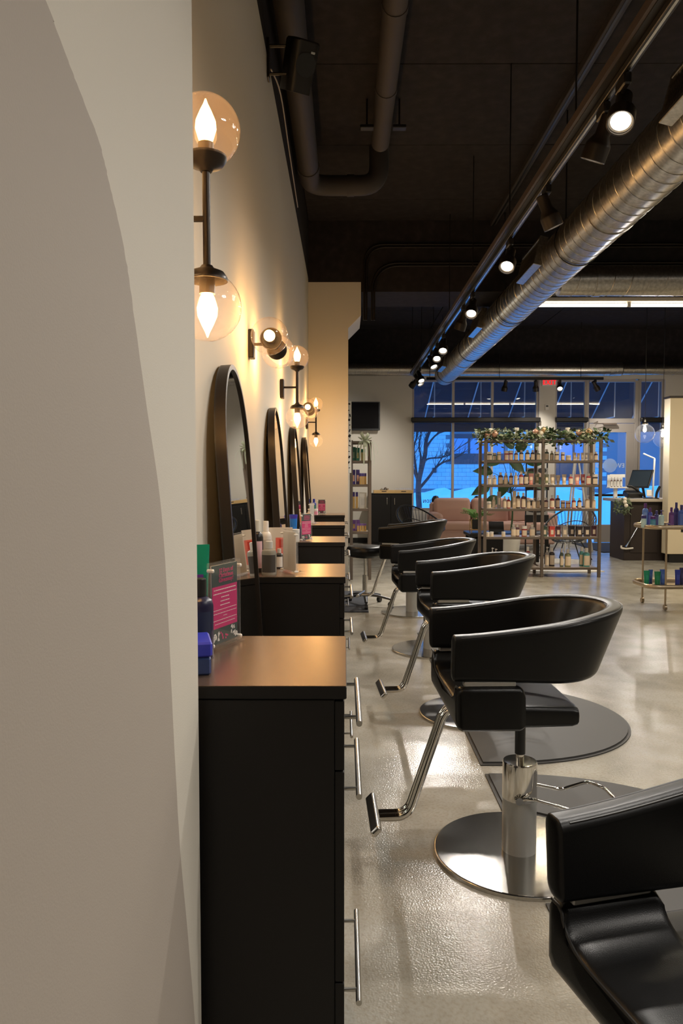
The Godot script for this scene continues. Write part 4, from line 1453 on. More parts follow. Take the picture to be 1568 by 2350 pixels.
func rattan_chair(label: String, pos: Vector3, turn: float) -> void:
	var o := thing("cord_chair", label, "chair", pos, turn, "black cord chairs")
	# egg shaped rim tilted back, cords to a small inner ring, four thin legs
	var rim := []
	var inner := []
	var n := 40
	for k in n:
		var a := TAU * k / n
		var p := Vector3(cos(a) * 0.37, 0.0, sin(a) * 0.42)
		# front low, back high
		var y := 0.40 + 0.24 * (0.5 - 0.5 * sin(a)) + 0.16 * pow(0.5 - 0.5 * sin(a), 2)
		rim.append(Vector3(p.x * (1.0 + 0.08 * sin(a)), y, p.z))
		inner.append(Vector3(cos(a) * 0.13, 0.30, sin(a) * 0.14 + 0.05))
	begin(); tube(rim, 0.013, 8, false, true); fin("rim", M.plastic_black, o)
	begin(); tube(inner, 0.009, 6, false, true); fin("inner_ring", M.plastic_black, o)
	var cm: ArrayMesh
	for k in range(0, n):
		var a: Vector3 = rim[k]; var b: Vector3 = inner[k]
		var m := (a + b) / 2 + Vector3(0, -0.07, 0)
		begin(); tube(smooth([a, m, b], 3), 0.0042, 4); fin("cord", M.plastic_black, o)
	var belt := []
	for k in n:
		belt.append((rim[k] as Vector3).lerp(inner[k], 0.32) + Vector3(0, -0.055, 0))
	begin(); tube(belt, 0.007, 6, false, true); fin("band", M.plastic_black, o)
	for s in [[-1, -1], [1, -1], [-1, 1], [1, 1]]:
		begin(); tube([Vector3(s[0] * 0.12, 0.31, s[1] * 0.13 + 0.05), Vector3(s[0] * 0.25, 0.0, s[1] * 0.26)], 0.009, 6); fin("leg", M.plastic_black, o)

func big_leaf(l: float, w: float) -> ArrayMesh:
	begin()
	var t := PackedVector3Array()
	var prev := []
	for i in 9:
		var s := i / 8.0
		var hw := w / 2 * sin(PI * pow(s, 0.8)) + 0.002
		var y := -0.35 * l * s * s
		var row := [Vector3(-hw, y + hw * 0.35, s * l), Vector3(0, y, s * l), Vector3(hw, y + hw * 0.35, s * l)]
		if i > 0:
			for k in 2:
				quad(t, prev[k], prev[k + 1], row[k + 1], row[k])
		prev = row
	shell(t, 70.0)
	return st.commit()

func back_room() -> void:
	# television on the back wall
	var tv := thing("television", "black wall television high on the lounge wall", "television", Vector3(0.20, 2.42, -14.10))
	one_box("housing", Vector3.ZERO, Vector3(0.94, 0.54, 0.05), M.plastic_black, tv, 0.008)
	one_box("screen_glass", Vector3(0, 0.008, 0.026), Vector3(0.90, 0.49, 0.003), mat("tv_glass", c8(18, 18, 20), 0.08), tv)
	one_box("wall_bracket", Vector3(0, 0, -0.085), Vector3(0.3, 0.3, 0.12), M.black_metal, tv, 0.01)
	# credenza
	var cr := thing("credenza", "black two-door cabinet under the television", "cabinet", Vector3(0.86, 0, -14.0))
	one_box("carcass", Vector3(0, 0.475, 0), Vector3(0.79, 0.95, 0.46), M.laminate, cr, 0.004)
	for s in [-1, 1]:
		var dr := one_box("door", Vector3(s * 0.195, 0.49, 0.238), Vector3(0.382, 0.86, 0.018), M.laminate, cr, 0.003)
		begin(); tube(bend([Vector3(s * 0.03 - 0.10 * s, 0.76, 0.247), Vector3(s * 0.03 - 0.10 * s, 0.76, 0.272), Vector3(s * 0.03 - 0.10 * s, 0.88, 0.272), Vector3(s * 0.03 - 0.10 * s, 0.88, 0.247)], 0.01), 0.006, 8); fin("handle", M.steel, dr)
	one_box("top", Vector3(0, 0.958, 0), Vector3(0.80, 0.018, 0.47), M.laminate, cr, 0.003)
	for a in [[0.735, 0.38, "pale wooden tray holding the silver ornament"], [1.10, 0.35, "pale wooden tray holding the row of glasses"]]:
		var t := thing("wooden_tray", a[2], "tray", Vector3(a[0], 0.967, -13.93), 0.0, "wooden trays")
		one_box("tray_base", Vector3(0, 0.006, 0), Vector3(a[1], 0.012, 0.28), M.wood_tray, t)
		for s in [-1, 1]:
			one_box("side", Vector3(0, 0.028, s * 0.136), Vector3(a[1], 0.056, 0.012), M.wood_tray, t, 0.002)
			one_box("end", Vector3(s * (a[1] / 2 - 0.006), 0.028, 0), Vector3(0.012, 0.056, 0.26), M.wood_tray, t, 0.002)
		one_box("hand_slot", Vector3(0, 0.036, 0.1425), Vector3(0.09, 0.014, 0.002), M.wood_dark, t, 0.0)
	for k in 7:
		var g := thing("drinking_glass", "small clear tumbler in the wooden tray on the black cabinet", "glass", Vector3(0.965 + k * 0.045, 0.979, -13.87 - 0.05 * (k % 2)), 0.0, "tumblers on the tray")
		begin(); lathe([[0, 0.0], [0.017, 0.0], [0.020, 0.085], [0.018, 0.085], [0.015, 0.006], [0, 0.006]], Transform3D(), 14); fin("tumbler", M.clear_glass, g)
	var orn := thing("silver_ornament", "cluster of silver leaves in the wooden tray on the black cabinet", "ornament", Vector3(0.735, 0.979, -13.90))
	for k in 11:
		begin(); ball(Vector3.ZERO, 0.035, 8, 0.35); var lf := fin("petal", M.steel, orn)
		lf.position = Vector3(rng.randf_range(-0.08, 0.08), 0.03 + rng.randf_range(0, 0.05), rng.randf_range(-0.05, 0.05))
		lf.rotation = Vector3(rng.randf_range(-0.8, 0.8), 0, rng.randf_range(-0.8, 0.8))
	# sofa
	var so := thing("sofa", "blush pink sofa under the shop window", "sofa", Vector3(2.62, 0, -13.30))
	one_box("seat_base", Vector3(0, 0.22, 0.02), Vector3(2.10, 0.24, 0.86), M.sofa, so, 0.03)
	for k in 2:
		begin(); box(Vector3(-0.46 + k * 0.92, 0.40, 0.10), Vector3(0.90, 0.15, 0.68), 0.05, Basis(), 3); fin("seat_cushion", M.sofa, so)
	one_box("back_frame", Vector3(0, 0.50, -0.36), Vector3(2.10, 0.62, 0.16), M.sofa, so, 0.04)
	for s in [-1, 1]:
		begin(); box(Vector3(s * 1.0, 0.42, 0.02), Vector3(0.20, 0.44, 0.86), 0.07, Basis(), 4); fin("arm", M.sofa, so)
		for z in [-0.34, 0.38]:
			begin(); lathe([[0, 0], [0.016, 0], [0.024, 0.10], [0, 0.10]], Transform3D(Basis(), Vector3(s * 0.95, 0, z)), 10); fin("leg", M.wood_dark, so)
	for k in 2:
		begin(); box(Vector3(-0.66 + k * 0.68, 0.66, -0.20), Vector3(0.66, 0.46, 0.20), 0.07, Basis(Vector3.RIGHT, -0.16), 4); fin("back_cushion", M.sofa, so)
	cushion("throw_cushion", "rounded blush cushion at the right end of the sofa", Vector3(3.12, 0.70, -13.05), Vector3(0.42, 0.42, 0.18), M.cushion_pink, Vector3(-0.25, -0.3, 0.1))
	cushion("throw_cushion", "white square cushion beside the rounded blush cushion", Vector3(3.31, 0.69, -13.42), Vector3(0.40, 0.40, 0.15), M.cushion_white, Vector3(-0.2, -0.1, 0.05))
	for x in [1000, 1096]:
		var p := at_depth(x, 1146, 14.0)
		var bs := thing("round_stool", "round dark stool top peeking over the back of the sofa", "stool", Vector3(p.x, 0, -14.0), 0.0, "dark stools behind the sofa")
		begin(); lathe([[0, 0.74], [0.065, 0.74], [0.08, 0.78], [0.075, 0.86], [0.045, 0.91], [0, 0.92]], Transform3D(), 20, 50.0); fin("top", M.plastic_black, bs)
		begin(); lathe([[0, 0], [0.07, 0], [0.07, 0.02], [0.014, 0.03], [0.014, 0.74], [0, 0.74]], Transform3D(), 14); fin("pedestal", M.black_metal, bs)
	# cord chairs
	rattan_chair("black cord lounge chair in front of the black cabinet", Vector3(1.22, 0, -12.0), deg_to_rad(28))
	rattan_chair("black cord lounge chair seen through the etagere", Vector3(3.42, 0.014, -11.2), deg_to_rad(-35))
	# coffee table with things on it
	var ct := thing("coffee_table", "low black coffee table behind the etagere", "table", Vector3(2.35, 0.008, -10.75))
	one_box("table_top", Vector3(0, 0.445, 0), Vector3(1.15, 0.05, 0.60), M.laminate, ct, 0.008)
	for s in [[-1, -1], [1, -1], [-1, 1], [1, 1]]:
		one_box("leg", Vector3(s[0] * 0.52, 0.21, s[1] * 0.25), Vector3(0.05, 0.42, 0.05), M.laminate, ct, 0.004)
	one_box("lower_shelf", Vector3(-0.3, 0.22, 0), Vector3(0.42, 0.36, 0.46), M.laminate, ct, 0.006)
	var pp := thing("potted_fern", "feathery green plant in a square black pot on a stand", "plant", Vector3(1.90, 0.478, -10.70))
	begin()
	var rr := []
	for a in [[0.0, 0.055], [0.13, 0.068], [0.135, 0.068], [0.13, 0.058], [0.11, 0.056]]:
		var ring := PackedVector3Array()
		for q in rrect(a[1] * 2, a[1] * 2, 0.01, 2):
			ring.append(Vector3(q.x, a[0], q.y))
		rr.append(ring)
	loft(rr, true, true, 30.0)
	var pot := fin("pot", M.plastic_black, pp)
	pot.position.y = 0.05
	begin()
	for s in [[-1, -1], [1, -1], [-1, 1], [1, 1]]:
		tube([Vector3(s[0] * 0.075, 0, s[1] * 0.075), Vector3(s[0] * 0.075, 0.19, s[1] * 0.075)], 0.006, 6)
	box(Vector3(0, 0.045, 0), Vector3(0.15, 0.01, 0.15), 0.002)
	fin("pot_stand", M.wood_tray, pp)
	for k in 26:
		var a := rng.randf_range(0, TAU); var l := rng.randf_range(0.14, 0.26)
		var dirv := Vector3(cos(a) * 0.7, rng.randf_range(0.5, 1.3), sin(a) * 0.7).normalized()
		begin()
		var p0 := Vector3(cos(a) * 0.02, 0.17, sin(a) * 0.02)
		var stem := smooth([p0, p0 + dirv * l * 0.6, p0 + dirv * l + Vector3(cos(a) * 0.05, -0.05, sin(a) * 0.05)], 4)
		tube(stem, 0.0025, 4, true, false, 1.0, 0.001)
		for i in range(2, stem.size()):
			for s in [-1, 1]:
				var sd: Vector3 = Vector3(-sin(a), 0.1, cos(a)) * float(s)
				var t := PackedVector3Array([stem[i], stem[i] + sd * 0.035 + dirv * 0.012, stem[i] + sd * 0.02 + dirv * 0.03])
				shell(t, 0.0)
		fin("frond", M.fern, pp)
	var tb := thing("tablet_stand", "black tablet propped up on the coffee table", "tablet", Vector3(2.165, 0.478, -10.55), 0.05)
	begin(); box(Vector3(0, 0.085, 0), Vector3(0.215, 0.165, 0.012), 0.004, Basis(Vector3.RIGHT, -0.22)); fin("slab", M.plastic_black, tb)
	begin(); box(Vector3(0, 0.05, -0.05), Vector3(0.10, 0.10, 0.006), 0.002, Basis(Vector3.RIGHT, 0.5)); fin("easel_back", M.plastic_black, tb)
	# tall green plant behind the etagere
	var fg := thing("leafy_plant", "tall plant with large dark green leaves behind the etagere", "plant", Vector3(2.62, 0, -11.7))
	begin(); lathe([[0, 0], [0.13, 0], [0.17, 0.36], [0.155, 0.36], [0.14, 0.30], [0, 0.30]], Transform3D(), 24); fin("pot", M.off_white, fg)
	var lm := [big_leaf(0.30, 0.17), big_leaf(0.36, 0.20)]
	var hub := Vector3(0.0, 1.12, 0.0)
	begin(); tube(smooth([Vector3(0, 0.3, 0), Vector3(0.03, 0.7, 0.02), hub], 6), 0.016, 8, true, false, 1.0, 0.011); fin("trunk", M.leaf, fg)
	# leaf stalks: end point of each stalk, then the way the leaf points
	for s in [[-0.16, 1.56, 0.05, -0.9, -0.25], [-0.04, 1.52, 0.08, 0.8, -0.5], [0.10, 1.66, 0.0, 0.25, 0.5], [0.22, 1.50, 0.04, 0.9, 0.1], [0.05, 1.72, -0.04, -0.4, 0.45], [-0.34, 1.12, 0.06, -0.95, -0.3], [-0.22, 0.98, 0.10, -0.7, -0.6], [0.28, 1.22, 0.05, 0.8, -0.3], [-0.28, 1.34, -0.02, -0.9, 0.2], [0.20, 1.34, 0.10, 0.6, -0.4], [-0.10, 1.24, 0.12, -0.3, -0.8]]:
		var tip := Vector3(s[0], s[1], s[2])
		begin(); tube(smooth([hub + Vector3(0, -0.1, 0), hub.lerp(tip, 0.6) + Vector3(0, 0.02, 0.02), tip], 4), 0.006, 5, true, false, 1.0, 0.004); var stalk := fin("stalk", M.leaf, fg)
		var dirv := Vector3(s[3], s[4], 0.25).normalized()
		var face := (Vector3(0, 0.45, 1) - dirv * Vector3(0, 0.45, 1).dot(dirv)).normalized()
		var lf := put("leaf", lm[int(s[1] * 100) % 2], M.leaf, stalk)
		lf.transform = Transform3D(Basis(face.cross(dirv), face, dirv), tip)
	# white easel with its board
	var es := thing("photo_easel", "pale wooden easel standing by the entrance window", "easel", Vector3(4.02, 0, -12.9))
	for p in [[-0.24, 0.20, -0.02], [0.24, 0.20, 0.03], [0.0, -0.34, 0.0]]:
		begin(); tube([Vector3(p[0], 0, p[1]), Vector3(p[2], 1.62, 0)], 0.017, 8); fin("leg", M.off_white, es)
	begin(); box(Vector3(0, 0.72, 0.12), Vector3(0.42, 0.03, 0.05), 0.004); fin("crossbar", M.off_white, es)
	var rack := thing("photo_rack", "black magazine rack with two printed hair photographs", "rack", Vector3(3.12, 0, -12.05))
	for x in [-0.17, 0.17]:
		begin(); tube([Vector3(x, 0, 0), Vector3(x, 1.62, 0)], 0.012, 6); fin("post", M.plastic_black, rack)
	begin(); box(Vector3(0, 0.01, 0), Vector3(0.40, 0.02, 0.34), 0.004); fin("base", M.plastic_black, rack)
	for y in [1.18, 0.66]:
		var pk := one_box("pocket", Vector3(0, y - 0.06, 0.03), Vector3(0.38, 0.12, 0.05), M.plastic_black, rack, 0.004)
		var ph := one_box("photograph", Vector3(0, y + 0.12, 0.03), Vector3(0.34, 0.24, 0.006), tint(c8(150, 148, 146), 0.4), rack)
		for e in [[-0.08, 0.04, 0.06, 0.09], [0.07, 0.05, 0.055, 0.08]]:
			begin()
			lathe([[0, 0], [1, 0], [1, 0.001], [0, 0.001]], Transform3D(Basis(Vector3.RIGHT, PI / 2) * Basis.from_scale(Vector3(e[2], 1, e[3])), Vector3(e[0], y + 0.12 + e[1] * 0.4, 0.0335)), 14)
			fin("face_print", tint(c8(222, 190, 172), 0.5), ph)
		for e in [[-0.08, 0.12, 0.075, 0.04], [0.08, 0.13, 0.07, 0.045], [0.0, -0.09, 0.15, 0.03]]:
			begin()
			lathe([[0, 0], [1, 0], [1, 0.001], [0, 0.001]], Transform3D(Basis(Vector3.RIGHT, PI / 2) * Basis.from_scale(Vector3(e[2], 1, e[3])), Vector3(e[0], y + 0.12 + e[1] * 0.6, 0.0345)), 14)
			fin("hair_print", tint(c8(36, 34, 36), 0.5), ph)
	# hide rug and door mat
	var rug := thing("hide_rug", "pale hide rug spread behind the etagere", "rug", Vector3.ZERO)
	var poly := PackedVector2Array()
	for q in [[1.60, 10.05], [2.05, 9.92], [2.5, 10.0], [3.0, 9.88], [3.52, 9.98], [3.42, 10.2], [3.58, 10.7], [3.75, 11.3], [3.3, 11.5], [2.6, 11.45], [1.9, 11.5], [1.55, 11.2], [1.65, 10.6], [1.5, 10.3]]:
		poly.append(Vector2(q[0], -q[1]))
	begin(); prism(poly, 0.0, 0.008, Transform3D(), 0.0, 20.0); fin("hide", M.hide, rug)
	var dm := thing("door_mat", "dark grey walk-off mat inside the entrance door", "mat", Vector3(5.3, 0, -13.3))
	begin(); box(Vector3(0, 0.006, 0), Vector3(1.9, 0.012, 1.7), 0.004); fin("mat_pad", M.mat_dark, dm)
	var fm := thing("floor_runner", "dark blue grey mat beneath the rolling stool", "mat", Vector3(0.05, 0, -7.6))
	begin(); box(Vector3(0, 0.006, 0), Vector3(0.36, 0.012, 1.25), 0.004); fin("mat_pad", M.mat_dark, fm)

# ---------------------------------------------------------------- shelving and goods
func etagere(called: String, label: String, x0: float, xm: Array, d0: float, d1: float, hs: Array, top: float, post := 0.036) -> Node3D:
	var o := thing(called, label, "shelf unit", Vector3.ZERO)
	for x in [x0] + xm:
		for d in [d0, d1]:
			one_box("post", Vector3(x, top / 2, -d), Vector3(post, top, post), M.bronze, o, 0.002)
	for h in hs + [top - 0.012]:
		var xs: Array = [x0] + xm
		for i in xs.size() - 1:
			var a: float = xs[i] + post / 2; var b: float = xs[i + 1] - post / 2
			one_box("shelf", Vector3((a + b) / 2, h - 0.006, -(d0 + d1) / 2), Vector3(b - a, 0.012, d1 - d0 - 0.01), M.shelf_board, o, 0.002)
			for d in [d0, d1]:
				one_box("rail", Vector3((a + b) / 2, h - 0.014, -d), Vector3(b - a, 0.03, 0.02), M.bronze, o, 0.002)
	return o

func retail() -> void:
	var hs := [0.125, 0.515, 0.876, 1.180, 1.490]
	etagere("etagere", "double bronze etagere stocked with hair products before the window", 1.79, [2.52, 3.25], 9.43, 9.80, hs, 1.765)
	var cream := c8(232, 214, 190); var white := c8(226, 220, 212); var red := c8(150, 34, 40); var dark := c8(44, 36, 38); var green := c8(66, 84, 70)
	var olive := c8(122, 124, 84); var pink := c8(226, 150, 138); var beige := c8(196, 172, 142); var grey := c8(150, 142, 136); var teal := c8(70, 146, 146); var plum := c8(72, 34, 48); var blue := c8(70, 96, 130)
	var rows := [
		["topmost shelf", 1.490, [[1123, 20, 12, "jar", dark], [1134, 18, 8, "jar", green], [1145, 20, 9, "jar", olive], [1162, 22, 10, "jar", red], [1172, 23, 9, "jar", red], [1184, 22, 9, "round", plum], [1196, 24, 10, "round", dark], [1210, 24, 11, "round", dark], [1222, 24, 10, "round", dark], [1235, 23, 9, "pump", green],
			[1254, 26, 10, "round", green], [1266, 22, 9, "round", olive], [1277, 20, 10, "jar", dark], [1291, 19, 9, "jar", plum], [1304, 12, 12, "jar", grey], [1318, 18, 8, "tube", beige], [1327, 17, 7, "tube", beige], [1336, 18, 7, "tube", beige], [1345, 18, 7, "tube", grey], [1356, 18, 8, "box", beige], [1367, 20, 9, "round", plum]]],
		["second shelf from the top", 1.180, [[1123, 22, 9, "round", grey], [1135, 22, 9, "round", grey], [1149, 28, 11, "round", plum], [1161, 27, 10, "round", grey], [1173, 27, 10, "round", plum], [1184, 28, 9, "round", beige], [1196, 30, 10, "round", red], [1207, 30, 10, "round", dark], [1219, 26, 12, "tube", pink], [1233, 25, 10, "tube", olive],
			[1255, 24, 9, "tube", olive], [1268, 24, 11, "tube", beige], [1281, 22, 10, "tube", beige], [1295, 24, 11, "tube", beige], [1310, 24, 10, "round", red], [1325, 24, 12, "tube", pink], [1338, 24, 10, "tube", red], [1351, 26, 11, "round", red], [1366, 24, 12, "jar", dark]]],
		["middle shelf", 0.876, [[1123, 16, 10, "jar", grey], [1134, 26, 8, "round", beige], [1146, 38, 8, "box", grey], [1159, 28, 8, "round", grey], [1168, 27, 8, "round", red], [1181, 40, 8, "box", beige], [1190, 38, 10, "round", dark], [1202, 36, 11, "round", plum], [1214, 22, 9, "round", beige], [1226, 24, 8, "pump", beige], [1236, 24, 8, "pump", beige],
			[1254, 24, 9, "round", plum], [1268, 30, 10, "round", red], [1281, 30, 10, "round", plum], [1293, 18, 10, "jar", dark], [1305, 17, 11, "jar", red], [1318, 24, 9, "round", red], [1331, 24, 10, "round", plum], [1349, 30, 10, "pump", beige], [1364, 28, 9, "pump", beige]]],
		["second shelf from the floor", 0.515, [[1121, 10, 8, "jar", white], [1130, 11, 8, "jar", white], [1157, 11, 9, "jar", white], [1180, 28, 11, "round", grey], [1189, 27, 10, "round", plum], [1205, 24, 12, "jar", red], [1223, 28, 12, "round", grey],
			[1252, 24, 11, "box", green], [1268, 24, 12, "box", c8(200, 70, 60)], [1283, 24, 11, "box", plum], [1298, 24, 12, "box", grey], [1314, 24, 12, "box", dark], [1331, 24, 13, "box", dark], [1349, 24, 13, "box", dark], [1365, 24, 11, "box", plum]]],
		["lowest shelf", 0.125, [[1132, 44, 8, "pump", white], [1140, 40, 7, "pump", white], [1214, 46, 12, "round", red], [1258, 46, 10, "pump", grey], [1269, 42, 13, "round", dark], [1292, 42, 9, "round", green], [1306, 40, 14, "round", olive], [1338, 44, 10, "round", teal], [1349, 43, 15, "round", teal]]]]
	var kinds := {"jar": "jar", "round": "bottle", "pump": "pump bottle", "tube": "tube", "box": "carton"}
	var words := {dark: "black", green: "dark green", olive: "olive", red: "red", plum: "plum", grey: "grey", beige: "beige", pink: "pink", white: "white", teal: "teal", c8(200, 70, 60): "coral"}
	for row in rows:
		var ppm := 1.0
		for it in row[2]:
			var d: float = 9.52 + (0.07 if (it[0] % 3) == 0 else 0.0)
			var p := at_depth(it[0], 1110, d)
			var scale := d / F
			var kind: String = it[3]
			var lab := "%s %s with pale label on the etagere's %s" % [words[it[4]], kinds[kind], row[0]]
			bottle("product_" + kinds[kind].replace(" ", "_"), lab, kind, Vector3(p.x, row[1], -d), it[1] * scale, it[2] * scale, it[4].lightened(0.12), (it[4] if kind == "box" else (pink if it[4] == pink else white)), cream, "products on the %s" % row[0], rng.randf_range(-0.15, 0.1), "carton" if kind == "box" else ("jar" if kind == "jar" else ("tube" if kind == "tube" else "bottle")))
	# garland on top with baubles and candles
	var g := thing("garland", "pale green leaf garland lying along the top of the etagere", "garland", Vector3.ZERO)
	var gp := []
	for k in 18:
		gp.append(Vector3(1.70 + k * 0.096, 1.79 + rng.randf_range(-0.008, 0.012), -9.55 + rng.randf_range(-0.05, 0.05)))
	begin(); tube(smooth(gp, 3), 0.012, 6); fin("vine", M.leaf_mid, g)
	var gl := {}
	for mt in ["leaf_pale", "leaf_mid", "leaf"]:
		begin()
		for k in 290:
			var x := rng.randf_range(1.68, 3.36)
			var droop := rng.randf() < 0.25
			var c := Vector3(x, 1.80 + rng.randf_range(-0.03, 0.075) - (rng.randf_range(0.02, 0.13) if droop else 0.0), -9.52 + rng.randf_range(-0.14, 0.14) + (0.1 if droop else 0.0))
			var dirv := Vector3(rng.randf_range(-1, 1), rng.randf_range(-0.7, 0.6), rng.randf_range(-0.6, 0.8)).normalized()
			var sd := dirv.cross(Vector3(rng.randf_range(-1, 1), 1, rng.randf_range(-1, 1))).normalized()
			var l := rng.randf_range(0.04, 0.085); var w := l * 0.34
			var up := sd.cross(dirv) * 0.008
			shell(PackedVector3Array([c, c + dirv * l * 0.5 + sd * w, c + dirv * l * 0.5 + up, c + dirv * l * 0.5 + sd * w, c + dirv * l, c + dirv * l * 0.5 + up, c + dirv * l * 0.5 + up, c + dirv * l, c + dirv * l * 0.5 - sd * w, c, c + dirv * l * 0.5 + up, c + dirv * l * 0.5 - sd * w]), 0.0)
		fin("leaves", M[mt], g).set_meta("kind", "stuff")
	for a in [[1118, 997, 8, "bauble_pink", "blush"], [1127, 990, 7, "bauble_white", "cream"], [1136, 996, 8, "bauble_pink", "blush"], [1230, 991, 7, "bauble_pink", "blush"], [1241, 994, 7, "bauble_white", "cream"], [1248, 987, 7, "bauble_gold", "rose gold"], [1329, 993, 7, "bauble_pink", "blush"], [1338, 996, 6, "bauble_white", "cream"], [1352, 991, 8, "bauble_gold", "rose gold"]]:
		var p := at_depth(a[0], a[1], 9.44)
		var r: float = a[2] * 9.44 / F
		var o := thing("bauble", "%s bauble nestled in the garland" % a[4], "bauble", p, 0.0, "%s baubles" % a[4])
		begin(); ball(Vector3.ZERO, r, 18); fin("sphere", M[a[3]], o)
		begin(); lathe([[0, r * 0.96], [r * 0.2, r * 0.96], [r * 0.2, r * 1.15], [0, r * 1.15]], Transform3D(), 8); fin("bauble_cap", M.brass, o)
	for a in [[1186, 24], [1303, 26]]:
		var p := at_depth(a[0], 1000, 9.62)
		var o := thing("pillar_candle", "cream pillar candle standing in the garland", "candle", Vector3(p.x, 1.765, -9.62), 0.0, "garland candles")
		begin(); lathe([[0, 0], [0.030, 0], [0.030, 0.145], [0.026, 0.15], [0.02, 0.143], [0, 0.143]], Transform3D(), 18); fin("wax", M.off_white, o)
		begin(); tube([Vector3(0, 0.14, 0), Vector3(0.002, 0.16, 0)], 0.002, 4); fin("wick", M.plastic_black, o)
	# narrow etagere behind the column
	etagere("narrow_etagere", "narrow bronze etagere beside the end column", 0.085, [0.315], 9.20, 9.52, [0.30, 0.60, 0.885, 1.187, 1.482], 1.735)
	var violet := c8(70, 56, 130); var gold := c8(198, 160, 96); var lilac := c8(122, 84, 160); var emerald := c8(10, 104, 84)
	for a in [[0.115, 9.36, 1.482, 0.175, 0.05, "emerald box", emerald, emerald, c8(120, 150, 120), "emerald carton on the narrow etagere"],
		[0.165, 9.34, 1.482, 0.165, 0.05, "", emerald, c8(20, 110, 90), c8(170, 170, 120), "emerald carton with pale print on the narrow etagere"],
		[0.235, 9.40, 1.482, 0.15, 0.05, "", c8(196, 176, 128), emerald, c8(190, 170, 110), "tan and emerald carton on the narrow etagere"],
		[0.115, 9.42, 1.187, 0.185, 0.05, "", violet, violet, c8(226, 176, 150), "tall violet carton on the narrow etagere"], [0.168, 9.42, 1.187, 0.185, 0.05, "", violet, c8(80, 66, 150), c8(226, 176, 150), "tall violet carton on the narrow etagere"],
		[0.20, 9.30, 1.187, 0.14, 0.026, "", gold, violet, gold, "slim gold and violet carton on the narrow etagere"], [0.23, 9.30, 1.187, 0.14, 0.026, "", gold, violet, gold, "slim gold and violet carton on the narrow etagere"], [0.26, 9.30, 1.187, 0.14, 0.026, "", gold, violet, gold, "slim gold and violet carton on the narrow etagere"],
		[0.115, 9.33, 0.885, 0.205, 0.034, "", gold, violet, gold, "tall gold carton on the narrow etagere"], [0.155, 9.33, 0.885, 0.205, 0.034, "", gold, violet, gold, "tall gold carton on the narrow etagere"],
		[0.23, 9.32, 0.885, 0.20, 0.085, "", c8(188, 184, 176), c8(196, 192, 184), c8(176, 172, 166), "wide pale grey carton on the narrow etagere"],
		[0.12, 9.40, 0.60, 0.135, 0.05, "", lilac, lilac, gold, "lilac carton on the narrow etagere"], [0.17, 9.40, 0.60, 0.135, 0.05, "", lilac, lilac, gold, "lilac carton on the narrow etagere"],
		[0.17, 9.30, 0.60, 0.095, 0.026, "", gold, lilac, gold, "slim gold and lilac carton on the narrow etagere"], [0.20, 9.30, 0.60, 0.095, 0.026, "", gold, lilac, gold, "slim gold and lilac carton on the narrow etagere"], [0.23, 9.30, 0.60, 0.095, 0.026, "", gold, lilac, gold, "slim gold and lilac carton on the narrow etagere"], [0.26, 9.30, 0.60, 0.095, 0.026, "", gold, lilac, gold, "slim gold and lilac carton on the narrow etagere"]]:
		bottle("product_carton", a[9], "box", Vector3(a[0], a[2], -a[1]), a[3], a[4], a[6], a[7], a[8], "cartons on the narrow etagere", 0.0, "carton")
	var bow := thing("ribbon_bow", "pale silver green ribbon bow hanging from the narrow etagere", "bow", Vector3(0.25, 1.735, -9.17))
	for k in 7:
		var a := TAU * k / 7.0 + 0.2
		var r := 0.075 + 0.02 * (k % 3)
		var tip := Vector3(cos(a) * r, sin(a) * r * 0.8 + 0.01, 0.03)
		begin(); tube(smooth([Vector3.ZERO, tip * 0.6 + Vector3(0, 0, 0.03), tip, tip * 0.5 + Vector3(0, -0.01, -0.02)], 4), 0.021, 6, true, false, 0.16); fin("loop", M.ribbon, bow)
	for k in 7:
		var x := -0.05 + k * 0.022
		begin(); tube(smooth([Vector3.ZERO, Vector3(x * 1.6, -0.05, 0.03), Vector3(x * 2.0, -0.20 - 0.05 * (k % 3), 0.02)], 4), 0.017, 6, true, false, 0.16, 0.008); fin("tail", M.ribbon, bow)
	# lettered panel beside the column
	var pn := thing("lettered_panel", "narrow white panel with black lettering strokes by the column edge", "sign", Vector3(0.06, 1.765, -9.03))
	one_box("board", Vector3.ZERO, Vector3(0.045, 0.87, 0.02), M.plastic_white, pn, 0.002)
	begin()
	for k in 13:
		box(Vector3(rng.randf_range(-0.012, 0.008), 0.39 - k * 0.063 + rng.randf_range(-0.01, 0.01), 0.0105), Vector3(rng.randf_range(0.012, 0.03), rng.randf_range(0.008, 0.04), 0.002), 0.0, Basis(Vector3(0, 0, 1), rng.randf_range(-0.7, 0.7)))
	fin("strokes", M.plastic_black, pn)

